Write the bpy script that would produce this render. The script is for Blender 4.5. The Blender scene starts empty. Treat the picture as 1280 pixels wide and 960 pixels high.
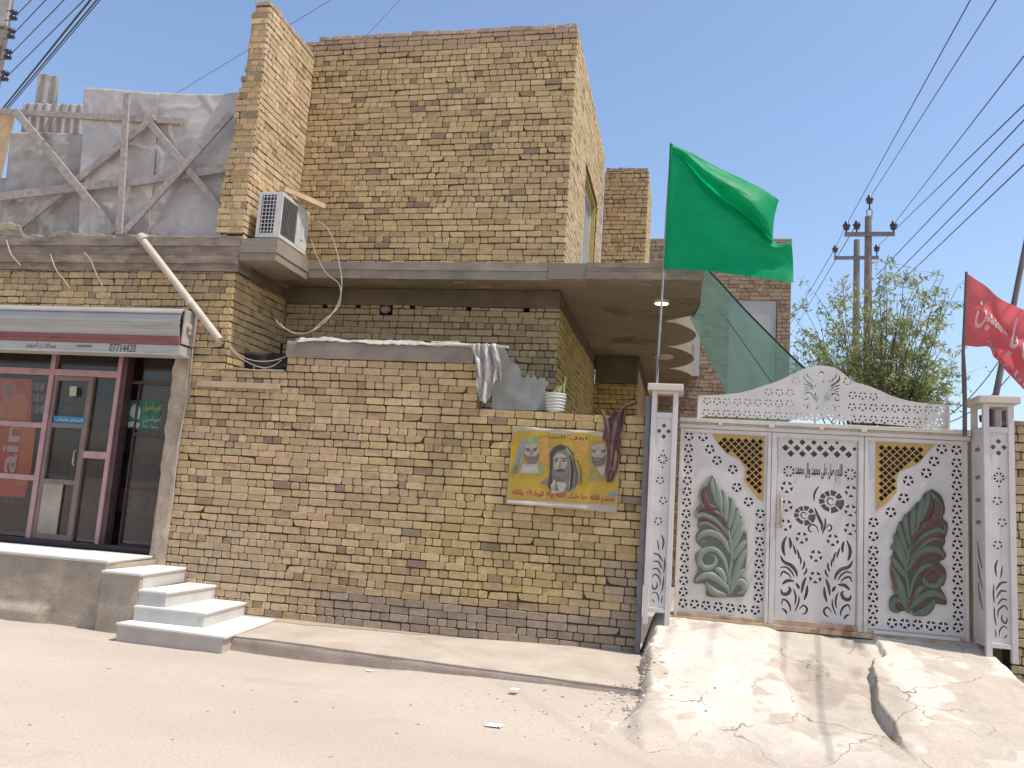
import bpy, bmesh, math, random
from mathutils import Vector, noise as mnoise
random.seed(7)
sc = bpy.context.scene
COL = sc.collection
PI = math.pi
# ---------------------------------------------------------------- camera frame
CAM = Vector((0.0, 0.0, 1.75))
FPX = 1027.0
def _n(v): return v.normalized()
def _cd(px, py): return Vector((px-640.0, -(py-480.0), -FPX))
_Z = _n(_cd(1130, -6750)); _Y = _n(_cd(850, 638)); _Y = _n(_Y-_Z*_Y.dot(_Z)); _X = _Y.cross(_Z)
def ray(px, py):
    c = _cd(px, py); return Vector((_X.dot(c), _Y.dot(c), _Z.dot(c)))
def at(px, py, Y): d = ray(px, py); return CAM+d*(Y/d.y)
def atX(px, py, X): d = ray(px, py); return CAM+d*(X/d.x)
def atZ(px, py, Z): d = ray(px, py); return CAM+d*((Z-CAM.z)/d.z)

# ---------------------------------------------------------------- materials
def mat(name, col, rough=.8, var=.12, scale=6.0, bump=.0, bscale=60.0, metal=0.0, tint=False,
        stain=None, sscale=1.2, sthr=.55, trans=0.0, alpha=1.0, spec=.4, stretch=None, fine=0.0):
    m = bpy.data.materials.new(name); m.use_nodes = True
    nt = m.node_tree; N = nt.nodes; L = nt.links
    b = N['Principled BSDF']; out = N['Material Output']
    b.inputs['Roughness'].default_value = rough; b.inputs['Metallic'].default_value = metal
    b.inputs['Specular IOR Level'].default_value = spec
    tc = N.new('ShaderNodeTexCoord'); src = tc.outputs['Object']
    if stretch:
        mp = N.new('ShaderNodeMapping'); mp.inputs['Scale'].default_value = stretch; L.new(src, mp.inputs['Vector']); srcs = mp.outputs[0]
    else: srcs = src
    nz = N.new('ShaderNodeTexNoise'); nz.inputs['Scale'].default_value = scale; nz.inputs['Detail'].default_value = 6; L.new(srcs, nz.inputs['Vector'])
    mr = N.new('ShaderNodeMapRange'); mr.inputs[1].default_value = .3; mr.inputs[2].default_value = .7
    mr.inputs[3].default_value = 1-var; mr.inputs[4].default_value = 1+var; L.new(nz.outputs['Fac'], mr.inputs[0])
    mul = N.new('ShaderNodeMix'); mul.data_type = 'RGBA'; mul.blend_type = 'MULTIPLY'; mul.inputs[0].default_value = 1
    if tint:
        at_ = N.new('ShaderNodeAttribute'); at_.attribute_name = 'tint'; L.new(at_.outputs['Color'], mul.inputs[6])
    else: mul.inputs[6].default_value = (*col, 1)
    cmb = N.new('ShaderNodeCombineColor')
    for i in range(3): L.new(mr.outputs[0], cmb.inputs[i])
    L.new(cmb.outputs[0], mul.inputs[7]); cur = mul.outputs[2]
    if fine:
        n3 = N.new('ShaderNodeTexNoise'); n3.inputs['Scale'].default_value = bscale*1.7; n3.inputs['Detail'].default_value = 3; L.new(src, n3.inputs['Vector'])
        m3 = N.new('ShaderNodeMapRange'); m3.inputs[1].default_value = .3; m3.inputs[2].default_value = .7; m3.inputs[3].default_value = 1-fine; m3.inputs[4].default_value = 1+fine
        L.new(n3.outputs['Fac'], m3.inputs[0]); c3 = N.new('ShaderNodeCombineColor')
        for i in range(3): L.new(m3.outputs[0], c3.inputs[i])
        mm = N.new('ShaderNodeMix'); mm.data_type = 'RGBA'; mm.blend_type = 'MULTIPLY'; mm.inputs[0].default_value = 1
        L.new(cur, mm.inputs[6]); L.new(c3.outputs[0], mm.inputs[7]); cur = mm.outputs[2]
    if stain:
        n2 = N.new('ShaderNodeTexNoise'); n2.inputs['Scale'].default_value = sscale; n2.inputs['Detail'].default_value = 8; n2.inputs['Roughness'].default_value = .65
        L.new(srcs, n2.inputs['Vector'])
        r2 = N.new('ShaderNodeMapRange'); r2.inputs[1].default_value = sthr; r2.inputs[2].default_value = sthr+.12; L.new(n2.outputs['Fac'], r2.inputs[0])
        mx = N.new('ShaderNodeMix'); mx.data_type = 'RGBA'; L.new(r2.outputs[0], mx.inputs[0]); L.new(cur, mx.inputs[6]); mx.inputs[7].default_value = (*stain, 1); cur = mx.outputs[2]
    L.new(cur, b.inputs['Base Color'])
    if bump:
        nb = N.new('ShaderNodeTexNoise'); nb.inputs['Scale'].default_value = bscale; nb.inputs['Detail'].default_value = 5; L.new(srcs, nb.inputs['Vector'])
        bp = N.new('ShaderNodeBump'); bp.inputs['Strength'].default_value = bump; bp.inputs['Distance'].default_value = .01
        L.new(nb.outputs['Fac'], bp.inputs['Height']); L.new(bp.outputs[0], b.inputs['Normal'])
    last = b.outputs[0]
    if trans:
        tr = N.new('ShaderNodeBsdfTranslucent'); L.new(cur, tr.inputs['Color'])
        ms = N.new('ShaderNodeMixShader'); ms.inputs[0].default_value = trans; L.new(last, ms.inputs[1]); L.new(tr.outputs[0], ms.inputs[2]); last = ms.outputs[0]
    if alpha < 1:
        tp = N.new('ShaderNodeBsdfTransparent'); ms = N.new('ShaderNodeMixShader'); ms.inputs[0].default_value = alpha
        L.new(tp.outputs[0], ms.inputs[1]); L.new(last, ms.inputs[2]); last = ms.outputs[0]
    L.new(last, out.inputs['Surface'])
    return m

def cracked(m, scale, width, col):
    """hairline cracks: distorted cell borders, broken up by noise"""
    nt = m.node_tree; N = nt.nodes; L = nt.links; b = N['Principled BSDF']; cur = b.inputs['Base Color'].links[0].from_socket
    tc = N.new('ShaderNodeTexCoord'); nz = N.new('ShaderNodeTexNoise'); nz.inputs['Scale'].default_value = 2.5; nz.inputs['Detail'].default_value = 6; L.new(tc.outputs['Object'], nz.inputs['Vector'])
    ad = N.new('ShaderNodeVectorMath'); ad.operation = 'MULTIPLY_ADD'; L.new(nz.outputs['Color'], ad.inputs[0]); ad.inputs[1].default_value = (.55, .55, .55); L.new(tc.outputs['Object'], ad.inputs[2])
    vo = N.new('ShaderNodeTexVoronoi'); vo.feature = 'DISTANCE_TO_EDGE'; vo.inputs['Scale'].default_value = scale; L.new(ad.outputs[0], vo.inputs['Vector'])
    r = N.new('ShaderNodeMapRange'); r.inputs[1].default_value = width; r.inputs[2].default_value = width*.3; L.new(vo.outputs['Distance'], r.inputs[0])
    n2 = N.new('ShaderNodeTexNoise'); n2.inputs['Scale'].default_value = 1.7; L.new(tc.outputs['Object'], n2.inputs['Vector']); r2 = N.new('ShaderNodeMapRange'); r2.inputs[1].default_value = .46; r2.inputs[2].default_value = .56; L.new(n2.outputs['Fac'], r2.inputs[0])
    mu = N.new('ShaderNodeMath'); mu.operation = 'MULTIPLY'; L.new(r.outputs[0], mu.inputs[0]); L.new(r2.outputs[0], mu.inputs[1])
    mx = N.new('ShaderNodeMix'); mx.data_type = 'RGBA'; L.new(mu.outputs[0], mx.inputs[0]); L.new(cur, mx.inputs[6]); mx.inputs[7].default_value = (*col, 1); L.new(mx.outputs[2], b.inputs['Base Color'])

# ---------------------------------------------------------------- objects
def base_of(o):
    v = Vector((0, 0, 0))
    while o is not None: v = v+o.location; o = o.parent
    return v
def thing(name, label, cat, loc, group=None):
    o = bpy.data.objects.new(name, None); COL.objects.link(o); o.location = loc; o.empty_display_size = .2
    o['label'] = label; o['category'] = cat
    if group: o['group'] = group
    return o
def tag(o, label=None, cat=None, group=None, kind=None):
    if label: o['label'] = label
    if cat: o['category'] = cat
    if group: o['group'] = group
    if kind: o['kind'] = kind
    return o

class MB:
    """collects geometry in world coordinates"""
    def __init__(s): s.v = []; s.f = []; s.t = []; s.smooth = []
    def add(s, vs, fs, tint=None, smooth=False):
        o = len(s.v); s.v += [tuple(v) for v in vs]
        for f in fs: s.f.append(tuple(i+o for i in f)); s.t.append(tint or (1, 1, 1)); s.smooth.append(smooth)
        return s
    def box(s, x0, x1, y0, y1, z0, z1, bev=0.0, tint=None, rot=None):
        x0, x1 = min(x0, x1), max(x0, x1); y0, y1 = min(y0, y1), max(y0, y1); z0, z1 = min(z0, z1), max(z0, z1)
        bm = bmesh.new(); bmesh.ops.create_cube(bm, size=1)
        for v in bm.verts: v.co = Vector(((x0+x1)/2+v.co.x*(x1-x0), (y0+y1)/2+v.co.y*(y1-y0), (z0+z1)/2+v.co.z*(z1-z0)))
        if bev: bmesh.ops.bevel(bm, geom=bm.edges[:], offset=bev, segments=2, profile=.6, affect='EDGES')
        s.bm(bm, tint); return s
    def bm(s, bm, tint=None, smooth=False):
        bm.verts.index_update()
        s.add([v.co.copy() for v in bm.verts], [[v.index for v in f.verts] for f in bm.faces], tint, smooth); bm.free(); return s
    def beam(s, a, b, w, h, up=(0, -1, 0), bev=.003, tint=None):
        """rectangular bar from a to b; h measured along 'up', w across"""
        a = Vector(a); b = Vector(b); d = (b-a); ln = d.length; d.normalize(); up = Vector(up); side = d.cross(up).normalized(); up = side.cross(d).normalized()
        bm = bmesh.new(); bmesh.ops.create_cube(bm, size=1); c = (a+b)/2
        for v in bm.verts: v.co = c+d*v.co.x*ln+side*v.co.y*w+up*v.co.z*h
        if bev: bmesh.ops.bevel(bm, geom=bm.edges[:], offset=bev, segments=2, profile=.6, affect='EDGES')
        s.bm(bm, tint); return s
    def tube(s, pts, r, n=8, tint=None, caps=True, flat=None):
        pts = [Vector(p) for p in pts]; m = len(pts); rr = r if isinstance(r, (list, tuple)) else [r]*m
        vs = []; fs = []; ref = None
        for i, p in enumerate(pts):
            d = (pts[min(i+1, m-1)]-pts[max(i-1, 0)]).normalized()
            if ref is None: ref = Vector((0, 0, 1)) if abs(d.z) < .9 else Vector((0, 1, 0))
            a = d.cross(ref)
            if a.length < 1e-5: a = d.cross(Vector((1, 0, 0)))
            a.normalize(); c = a.cross(d).normalized(); ref = c
            for k in range(n):
                t = 2*PI*k/n; w = a*math.cos(t)*rr[i]+c*math.sin(t)*rr[i]
                if flat: w.y *= flat
                vs.append(p+w)
        for i in range(m-1):
            for k in range(n): fs.append((i*n+k, i*n+(k+1) % n, (i+1)*n+(k+1) % n, (i+1)*n+k))
        s.add(vs, fs, tint, True)
        if caps: s.add(vs[:n], [tuple(range(n))[::-1]], tint); s.add(vs[-n:], [tuple(range(n))], tint)
        return s
    def lathe(s, c, prof, n=20, tint=None):
        c = Vector(c); vs = []; fs = []
        for (r, z) in prof:
            for k in range(n): vs.append(c+Vector((r*math.cos(2*PI*k/n), r*math.sin(2*PI*k/n), z)))
        for i in range(len(prof)-1):
            for k in range(n): fs.append((i*n+k, i*n+(k+1) % n, (i+1)*n+(k+1) % n, (i+1)*n+k))
        s.add(vs, fs, tint, True); s.add(vs[:n], [tuple(range(n))[::-1]], tint); s.add(vs[-n:], [tuple(range(n))], tint)
        return s
    def prism(s, pts, depth, tint=None):
        """front outline pts (3D, planar); extruded by vector depth"""
        pts = [Vector(p) for p in pts]; d = Vector(depth); n = len(pts)
        s.add(pts+[p+d for p in pts], [tuple(range(n)), tuple(range(2*n-1, n-1, -1))]+[(i, i+n, (i+1) % n+n, (i+1) % n) for i in range(n)], tint); return s
    def grid(s, fn, nu, nv, tint=None, smooth=True):
        vs = [fn(i/nu, j/nv) for j in range(nv+1) for i in range(nu+1)]; w = nu+1
        s.add(vs, [(j*w+i, j*w+i+1, (j+1)*w+i+1, (j+1)*w+i) for j in range(nv) for i in range(nu)], tint, smooth); return s
    def build(s, name, m, parent=None, tint=False, recalc=True):
        base = base_of(parent)
        me = bpy.data.meshes.new(name); me.from_pydata([tuple(Vector(v)-base) for v in s.v], [], s.f); me.update()
        if recalc:
            bm = bmesh.new(); bm.from_mesh(me); bmesh.ops.recalc_face_normals(bm, faces=bm.faces[:]); bm.to_mesh(me); bm.free()
        me.polygons.foreach_set('use_smooth', s.smooth)
        if tint:
            a = me.attributes.new('tint', 'FLOAT_COLOR', 'FACE'); fl = []
            for t in s.t: fl += [t[0], t[1], t[2], 1.0]
            a.data.foreach_set('color', fl)
        me.materials.append(m)
        o = bpy.data.objects.new(name, me); COL.objects.link(o)
        if parent is not None: o.parent = parent
        return o

def solidify(o, t, off=0.0):
    md = o.modifiers.new('thickness', 'SOLIDIFY'); md.thickness = t; md.offset = off; return o

# flat plate with real cut-outs, in a vertical plane facing -Y.  outlines given as (x, z)
def plate_mesh(name, outer, holes, y, th):
    cu = bpy.data.curves.new(name, 'CURVE'); cu.dimensions = '2D'; cu.fill_mode = 'BOTH'; cu.extrude = th/2
    for poly in [outer]+holes:
        sp = cu.splines.new('POLY'); sp.points.add(len(poly)-1)
        for i, p in enumerate(poly): sp.points[i].co = (p[0], p[1], 0, 1)
        sp.use_cyclic_u = True
    tmp = bpy.data.objects.new('tmp', cu); COL.objects.link(tmp)
    dg = bpy.context.evaluated_depsgraph_get(); dg.update()
    me = bpy.data.meshes.new_from_object(tmp.evaluated_get(dg)); bpy.data.objects.remove(tmp)
    for v in me.vertices: v.co = Vector((v.co.x, y-v.co.z, v.co.y))
    return me
def _inp(p, poly):
    x, y = p; c = False; j = len(poly)-1
    for i in range(len(poly)):
        if (poly[i][1] > y) != (poly[j][1] > y) and x < (poly[j][0]-poly[i][0])*(y-poly[i][1])/(poly[j][1]-poly[i][1])+poly[i][0]: c = not c
        j = i
    return c
def _cross(a, b, c, d):
    def o(p, q, r): return (q[0]-p[0])*(r[1]-p[1])-(q[1]-p[1])*(r[0]-p[0])
    return o(a, b, c)*o(a, b, d) < 0 and o(c, d, a)*o(c, d, b) < 0
def _hit(A, B):
    ax0, ax1, ay0, ay1 = A[1]; bx0, bx1, by0, by1 = B[1]
    if ax0 > bx1 or bx0 > ax1 or ay0 > by1 or by0 > ay1: return False
    P_, Q_ = A[0], B[0]
    if _inp(P_[0], Q_) or _inp(Q_[0], P_): return True
    return any(_cross(P_[i-1], P_[i], Q_[j-1], Q_[j]) for i in range(len(P_)) for j in range(len(Q_)))
def _bb(p): return (p, (min(q[0] for q in p), max(q[0] for q in p), min(q[1] for q in p), max(q[1] for q in p)))
def clean_holes(outer, holes):
    ok = []
    for h in holes:
        cx = sum(p[0] for p in h)/len(h); cy = sum(p[1] for p in h)/len(h)
        for s in (1, .88, .76, .62, .5):
            g_ = _bb([(cx+(p[0]-cx)*s, cy+(p[1]-cy)*s) for p in h]); n = len(g_[0])
            if not all(_inp(p, outer) for p in g_[0]): continue
            if any(_cross(g_[0][i-1], g_[0][i], g_[0][j-1], g_[0][j]) for i in range(n) for j in range(i)): continue
            if any(_hit(g_, k) for k in ok): continue
            ok.append(g_); break
    return [k[0] for k in ok]
def plate(name, outer, holes, y, th, m, parent=None):
    holes = clean_holes(outer, holes)
    me = plate_mesh(name, outer, holes, y, th); base = base_of(parent)
    for v in me.vertices: v.co -= base
    me.materials.clear(); me.materials.append(m); me.name = name
    o = bpy.data.objects.new(name, me); COL.objects.link(o); o.parent = parent; return o

# Arabic: presentation forms in visual order, so that the built-in font joins the letters
_F = {'ا': 'FE8D.FE8E', 'أ': 'FE83.FE84', 'ب': 'FE8F.FE90.FE91.FE92', 'ح': 'FEA1.FEA2.FEA3.FEA4', 'د': 'FEA9.FEAA', 'س': 'FEB1.FEB2.FEB3.FEB4', 'ش': 'FEB5.FEB6.FEB7.FEB8',
      'ص': 'FEB9.FEBA.FEBB.FEBC', 'ع': 'FEC9.FECA.FECB.FECC', 'ق': 'FED5.FED6.FED7.FED8', 'ك': 'FED9.FEDA.FEDB.FEDC', 'ل': 'FEDD.FEDE.FEDF.FEE0', 'م': 'FEE1.FEE2.FEE3.FEE4',
      'ن': 'FEE5.FEE6.FEE7.FEE8', 'ه': 'FEE9.FEEA.FEEB.FEEC', 'ة': 'FE93.FE94', 'و': 'FEED.FEEE', 'ي': 'FEF1.FEF2.FEF3.FEF4', 'ى': 'FEEF.FEF0', 'ء': 'FE80', 'ر': 'FEAD.FEAE', 'ت': 'FE95.FE96.FE97.FE98'}
def arab(s):
    out = []; F = {k: [chr(int(x, 16)) for x in v.split('.')] for k, v in _F.items()}
    for wd in s.split(' '):
        g = []; i = 0; prev = False
        while i < len(wd):
            c = wd[i]
            if c == 'ل' and i+1 < len(wd) and wd[i+1] == 'ا': g.append(chr(0xFEFC if prev else 0xFEFB)); prev = False; i += 2; continue
            fo = F[c]; nxt = i+1 < len(wd) and len(F[wd[i+1]]) > 1
            if len(fo) == 4: g.append(fo[(3 if nxt else 1) if prev else (2 if nxt else 0)]); prev = nxt
            elif len(fo) == 2: g.append(fo[1 if prev else 0]); prev = False
            else: g.append(fo[0]); prev = False
            i += 1
        out.append(''.join(g))
    return ' '.join(out)[::-1]
def text_mesh(body, place, m, name, parent, th=.0, bold=0.0, aspect=None, res=3):
    """place(u, v) -> world point, u,v in 0..1 of the text's own bounding box"""
    cu = bpy.data.curves.new(name, 'FONT'); cu.body = body; cu.resolution_u = res; cu.offset = bold; cu.fill_mode = 'FRONT'
    tmp = bpy.data.objects.new('tmp', cu); COL.objects.link(tmp); dg = bpy.context.evaluated_depsgraph_get(); dg.update()
    me = bpy.data.meshes.new_from_object(tmp.evaluated_get(dg)); bpy.data.objects.remove(tmp)
    xs = [v.co.x for v in me.vertices]; ys = [v.co.y for v in me.vertices]; x0, x1, y0, y1 = min(xs), max(xs), min(ys), max(ys)
    base = base_of(parent)
    for v in me.vertices: v.co = place((v.co.x-x0)/(x1-x0), (v.co.y-y0)/(y1-y0))-base
    me.materials.clear(); me.materials.append(m); me.name = name
    o = bpy.data.objects.new(name, me); COL.objects.link(o); o.parent = parent
    return o

# ---------------------------------------------------------------- brickwork
CRS = .0876; MOD = .2250
PAL = [(.50, .362, .188), (.465, .333, .17), (.53, .385, .208), (.445, .312, .16), (.49, .35, .195), (.43, .302, .158)]
ODD = [(.31, .215, .125), (.28, .20, .125), (.36, .255, .14), (.265, .195, .135), (.40, .32, .16), (.45, .31, .205)]
def bricks(O, U, N, u0, u1, z0, z1, seed, holes=(), thick=.22, stain=None, pal=PAL, odd=ODD, zref=.222, scale=1.0, ragged=0.0, mortar_w=.0085, mortar=(.085, .058, .036), oddp=.07):
    """bricks laid on the vertical plane O + u*U + z, facing N"""
    rnd = random.Random(seed); U = Vector(U); N = Vector(N); O = Vector(O); Z = Vector((0, 0, 1)); mb = MB()
    crs = CRS*scale; md = MOD*scale
    def P(u, z, d): return O+U*u+Z*z+N*d
    k0 = math.floor((z0-zref)/crs+.001); z = zref+k0*crs; row = k0
    while z < z1-.02:
        za = max(z, z0)+mortar_w*.52; zb = min(z+crs, z1)-mortar_w*.52; zm = (za+zb)/2
        iv = [(u0, u1)]
        for (a, b, c, d) in holes:
            if c < zm < d:
                nv = []
                for (s, e) in iv:
                    if b <= s or a >= e: nv.append((s, e))
                    else:
                        if a > s: nv.append((s, a))
                        if b < e: nv.append((b, e))
                iv = nv
        header = rnd.random() < (.62 if row % 2 else .12)
        for (s, e) in iv:
            if ragged: s += rnd.choice([0, ragged])*rnd.uniform(.4, 1)
            u = s; first = True
            off = rnd.random()
            while u < e-.015:
                ln = md/2 if (rnd.random() < (.8 if header else .13)) else md
                if rnd.random() < .07: ln *= rnd.uniform(.62, 1.0)
                if first: ln *= (.35+.65*off); first = False
                if e-(u+ln) < md*.2: ln = e-u
                ua = u+mortar_w/2+rnd.uniform(-.0015, .0015); ub = min(u+ln, e)-mortar_w/2
                c = Vector(rnd.choice(pal)); 
                if rnd.random() < oddp*(2.2 if header else .7): c = Vector(rnd.choice(odd))
                cm = (ua+ub)/2
                wp = P(cm, zm, 0)
                big = mnoise.noise(wp*.9)*.07+mnoise.noise(wp*2.7)*.05
                c = c*(rnd.uniform(.89, 1.08)+big)
                if stain: c = Vector(stain(wp, tuple(c), rnd))
                wav = .005*math.sin(cm*2.1+row*.9)+.003*math.sin(cm*6.3+row*2.2)
                dpt = rnd.uniform(-.004, .004); j = .0022
                chip = rnd.random() < .045
                h = zb-za; w = ub-ua; ca = min(.012, w*.2)
                ring = [(ua+ca, za), (ub-ca, za), (ub, za+ca*.8), (ub, zb-ca*.8), (ub-ca, zb), (ua+ca, zb), (ua, zb-ca*.8), (ua, za+ca*.8)]
                ring = [(a+rnd.uniform(-j, j), b+rnd.uniform(-j, j)) for a, b in ring]
                if chip:
                    q = rnd.choice([1, 3, 5, 7]); q2 = (q+1) % 8; r_ = rnd.uniform(.012, .03)
                    for qq in (q, q2): ring[qq] = (ring[qq][0]+(r_ if ring[qq][0] < cm else -r_)*min(1, w*5), ring[qq][1]+(.5 if ring[qq][1] < zm else -.5)*r_)
                tx = rnd.uniform(-.012, .012); tz = rnd.uniform(-.02, .03)
                def dd(a, b): return dpt+(a-cm)*tx+(b-zm)*tz
                fr = [P(cm+(a-cm)*(1-.010/w) if w > .03 else a, zm+(b-zm)*.90+wav, dd(a, b)+rnd.uniform(-.001, .001)) for a, b in ring]
                o1 = [P(a, b+wav, dd(a, b)-.0055) for a, b in ring]
                o2 = [P(a, b+wav, -.03) for a, b in ring]
                fs = [tuple(range(8))]+[(i, i+8, (i+1) % 8+8, (i+1) % 8) for i in range(8)]+[(i+8, i+16, (i+1) % 8+16, (i+1) % 8+8) for i in range(8)]
                mb.add(fr+o1+o2, fs, tuple(c))
                u += ln
        z += crs; row += 1
    us = sorted(set([u0, u1]+[x for h in holes for x in h[:2] if u0 < x < u1])); zs = sorted(set([z0, z1]+[x for h in holes for x in h[2:] if z0 < x < z1]))
    for i in range(len(us)-1):
        for k in range(len(zs)-1):
            um, zm = (us[i]+us[i+1])/2, (zs[k]+zs[k+1])/2
            if any(a < um < b and c < zm < d for a, b, c, d in holes): continue
            e0 = .006 if i == 0 else 0; e1 = .006 if i == len(us)-2 else 0
            q = [P(us[i]+e0+ragged, zs[k], -.014), P(us[i+1]-e1, zs[k], -.014), P(us[i+1]-e1, zs[k+1]-.004, -.014), P(us[i]+e0+ragged, zs[k+1]-.004, -.014)]
            mb.prism(q, -N*(thick-.014), mortar)
    return mb
# ================================================================ materials
M = {}
M['brick'] = mat('yellow_brick', (1, 1, 1), .95, .13, 16, .6, 70, tint=True, fine=.20, spec=.12)
M['concrete'] = mat('grey_concrete', (.275, .225, .175), .95, .22, 3, .4, 40, stain=(.20, .17, .14), sscale=1.5, sthr=.56, fine=.10, spec=.2)
M['soffit'] = mat('concrete_soffit', (.26, .22, .168), .95, .16, 1.2, .25, 30, stain=(.15, .115, .08), sscale=.8, sthr=.55, spec=.15)
M['beam'] = mat('stained_shaded_tie_beam', (.15, .115, .075), .95, .25, 2.5, .3, 40, spec=.15)  # dark tone holds both stains and the shade below the slab
M['band'] = mat('board_marked_concrete', (.255, .20, .15), .95, .28, 2.2, .5, 30, stain=(.16, .125, .10), sscale=1.6, sthr=.54, stretch=(1, 1, 4), fine=.12, spec=.2)
M['plaster'] = mat('cement_plaster', (.36, .295, .225), .95, .2, 2.5, .4, 30, stain=(.26, .20, .15), sscale=2, sthr=.58, fine=.12, spec=.2)
M['jamb'] = mat('rough_plaster_jamb', (.39, .305, .22), .95, .22, 5, .8, 22, fine=.12, spec=.2)
M['riser'] = mat('shade_grey_marble', (.50, .475, .43), .5, .10, 2.6, .05, 20, stain=(.43, .385, .33), sscale=2.4, sthr=.6, fine=.05)  # same marble as the treads, greyed to stand for riser shade
M['marble'] = mat('white_marble', (.76, .735, .69), .45, .06, 2.2, .05, 20, stain=(.66, .60, .53), sscale=2.4, sthr=.62, fine=.04)
M['edge'] = mat('marble_edge', (.42, .38, .33), .7, .15, 5)
M['paver'] = mat('dusty_pavement', (.45, .375, .30), .95, .12, 2.5, .4, 35, stain=(.38, .31, .245), sscale=1.3, sthr=.60, fine=.10, spec=.2)
M['kerb'] = mat('kerb_face', (.43, .345, .27), .95, .15, 4, .4, 35, fine=.1, spec=.2)
M['dust'] = mat('dusty_road', (.465, .385, .31), .97, .10, .55, .5, 22, stain=(.405, .33, .262), sscale=.8, sthr=.56, fine=.08, spec=.12, stretch=(.45, 1, 1))
M['ramp'] = mat('worn_concrete_ramp', (1, 1, 1), .95, .12, 2.4, .6, 30, tint=True, fine=.08, spec=.15)
cracked(M['ramp'], 1.15, .010, (.20, .16, .125))
M['zinc'] = mat('galvanised_sheet', (.50, .44, .385), .5, .12, 2.2, .15, 8, metal=.25, stain=(.40, .36, .33), sscale=2.2, sthr=.55, fine=.04)
M['zinc_dull'] = mat('dull_corrugated_sheet', (.38, .34, .30), .7, .2, 4, .1, 20, metal=.1, stain=(.27, .22, .18), sscale=3, sthr=.58)
M['old_wood'] = mat('weathered_grey_timber', (.36, .31, .275), .9, .2, 5, .3, 60, stretch=(3, 3, 3), fine=.12, spec=.2)
M['new_wood'] = mat('pale_pine_timber', (.52, .37, .22), .8, .16, 8, .2, 60, fine=.1, spec=.25)
M['pvc'] = mat('cream_plastic', (.46, .395, .31), .5, .12, 6, stain=(.42, .35, .27), sscale=4, sthr=.6)
M['ac'] = mat('dusty_white_enamel', (.52, .50, .46), .5, .1, 6, stain=(.40, .36, .31), sscale=4, sthr=.6)
M['dark'] = mat('dark_void', (.02, .018, .016), .9, .2, 4)
M['fins'] = mat('grey_fins', (.20, .19, .175), .55, .2, 10, metal=.3)
M['pink'] = mat('faded_pink_aluminium', (.42, .245, .235), .45, .12, 5, metal=.1, stain=(.32, .17, .16), sscale=3, sthr=.6)
M['brown_al'] = mat('brown_aluminium', (.20, .135, .115), .5, .15, 5)
M['maroon'] = mat('dark_maroon_frame', (.075, .04, .04), .5, .2, 5)
M['shut'] = mat('shutter_housing_steel', (.40, .375, .34), .42, .12, 3, metal=.25, stain=(.30, .27, .235), sscale=1.6, sthr=.6, stretch=(.4, 1, 3))
M['shut_w'] = mat('dirty_white_panel', (.40, .385, .345), .6, .1, 3, stain=(.26, .235, .2), sscale=2, sthr=.58, stretch=(.5, 1, 2))
M['red_strip'] = mat('red_painted_strip', (.25, .085, .075), .6, .25, 3, stain=(.17, .065, .058), sscale=3, sthr=.54, stretch=(.4, 1, 2))
M['ink'] = mat('black_lettering', (.03, .028, .027), .7, .1)
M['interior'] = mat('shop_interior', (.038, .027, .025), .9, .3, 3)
M['white_paint'] = mat('chalky_white_paint', (.565, .515, .475), .6, .09, 3, .08, 40, stain=(.48, .425, .37), sscale=3.5, sthr=.60, fine=.04)
M['cream_paint'] = mat('aged_cream_paint', (.56, .495, .41), .6, .1, 4, .08, 40, stain=(.46, .40, .31), sscale=4, sthr=.6, fine=.05)
M['rust'] = mat('rusty_cream_rail', (.46, .33, .22), .8, .25, 6, .2, 50, stain=(.30, .155, .08), sscale=5, sthr=.5)
M['gold'] = mat('gold_lattice_paint', (.44, .27, .075), .5, .12, 8)
M['backing'] = mat('dark_gate_backing', (.055, .045, .042), .9, .3, 4)
M['greyback'] = mat('grey_gate_backing', (.17, .155, .15), .8, .15, 4)
M['paleback'] = mat('pale_gate_backing', (.30, .285, .275), .8, .15, 4)
M['leaf_pale'] = mat('faded_sage_paint', (.12, .125, .10), .6, .1, 7, .1, 40, stain=(.27, .235, .20), sscale=3, sthr=.62)
M['leaf_ridge'] = mat('pale_sage_paint', (.215, .235, .18), .55, .1, 7)  # paler sage for the raised ridges
M['leaf_green'] = mat('green_relief_paint', (.105, .133, .088), .55, .15, 7, .1, 40)
M['leaf_base'] = mat('brown_green_relief_paint', (.085, .055, .045), .6, .2, 8, .1, 40)
M['leaf_red'] = mat('maroon_relief_paint', (.115, .052, .045), .55, .15, 7)
M['brass'] = mat('dull_cream_handle', (.44, .375, .26), .55, .25, 9)
M['flag_green'] = mat('green_satin', (.002, .39, .145), .48, .08, 3, .25, 5, trans=.55, spec=.28, stretch=(1, 1, 2.2), fine=.03)
M['flag_red'] = mat('red_cloth', (.66, .14, .15), .75, .10, 3, trans=.5)
M['flag_ink'] = mat('white_print', (.72, .62, .60), .8, .05, trans=.3)
M['pole_metal'] = mat('flag_pole_steel', (.33, .32, .30), .5, .15, 8, metal=.4)
M['pole_dark'] = mat('dark_flag_stick', (.12, .09, .075), .8, .2, 8)
M['net'] = mat('green_shade_net', (.105, .20, .165), .9, .10, 3, .1, 200, trans=.40, alpha=.76, spec=.1, stretch=(1, 1, 1))
M['cord'] = mat('black_cord', (.02, .03, .028), .8)
M['clay_brick'] = M['brick']
M['pale_plaster'] = mat('pale_plaster', (.50, .475, .44), .95, .08, 2, .1, 30)
M['leaves'] = mat('willow_leaves', (1, 1, 1), .6, .15, 9, tint=True, trans=.45)
M['bark'] = mat('grey_bark', (.14, .105, .08), .95, .3, 10, .5, 40)
M['pole_wood'] = mat('grey_utility_pole', (.20, .165, .145), .9, .2, 4, .2, 40)
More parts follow.
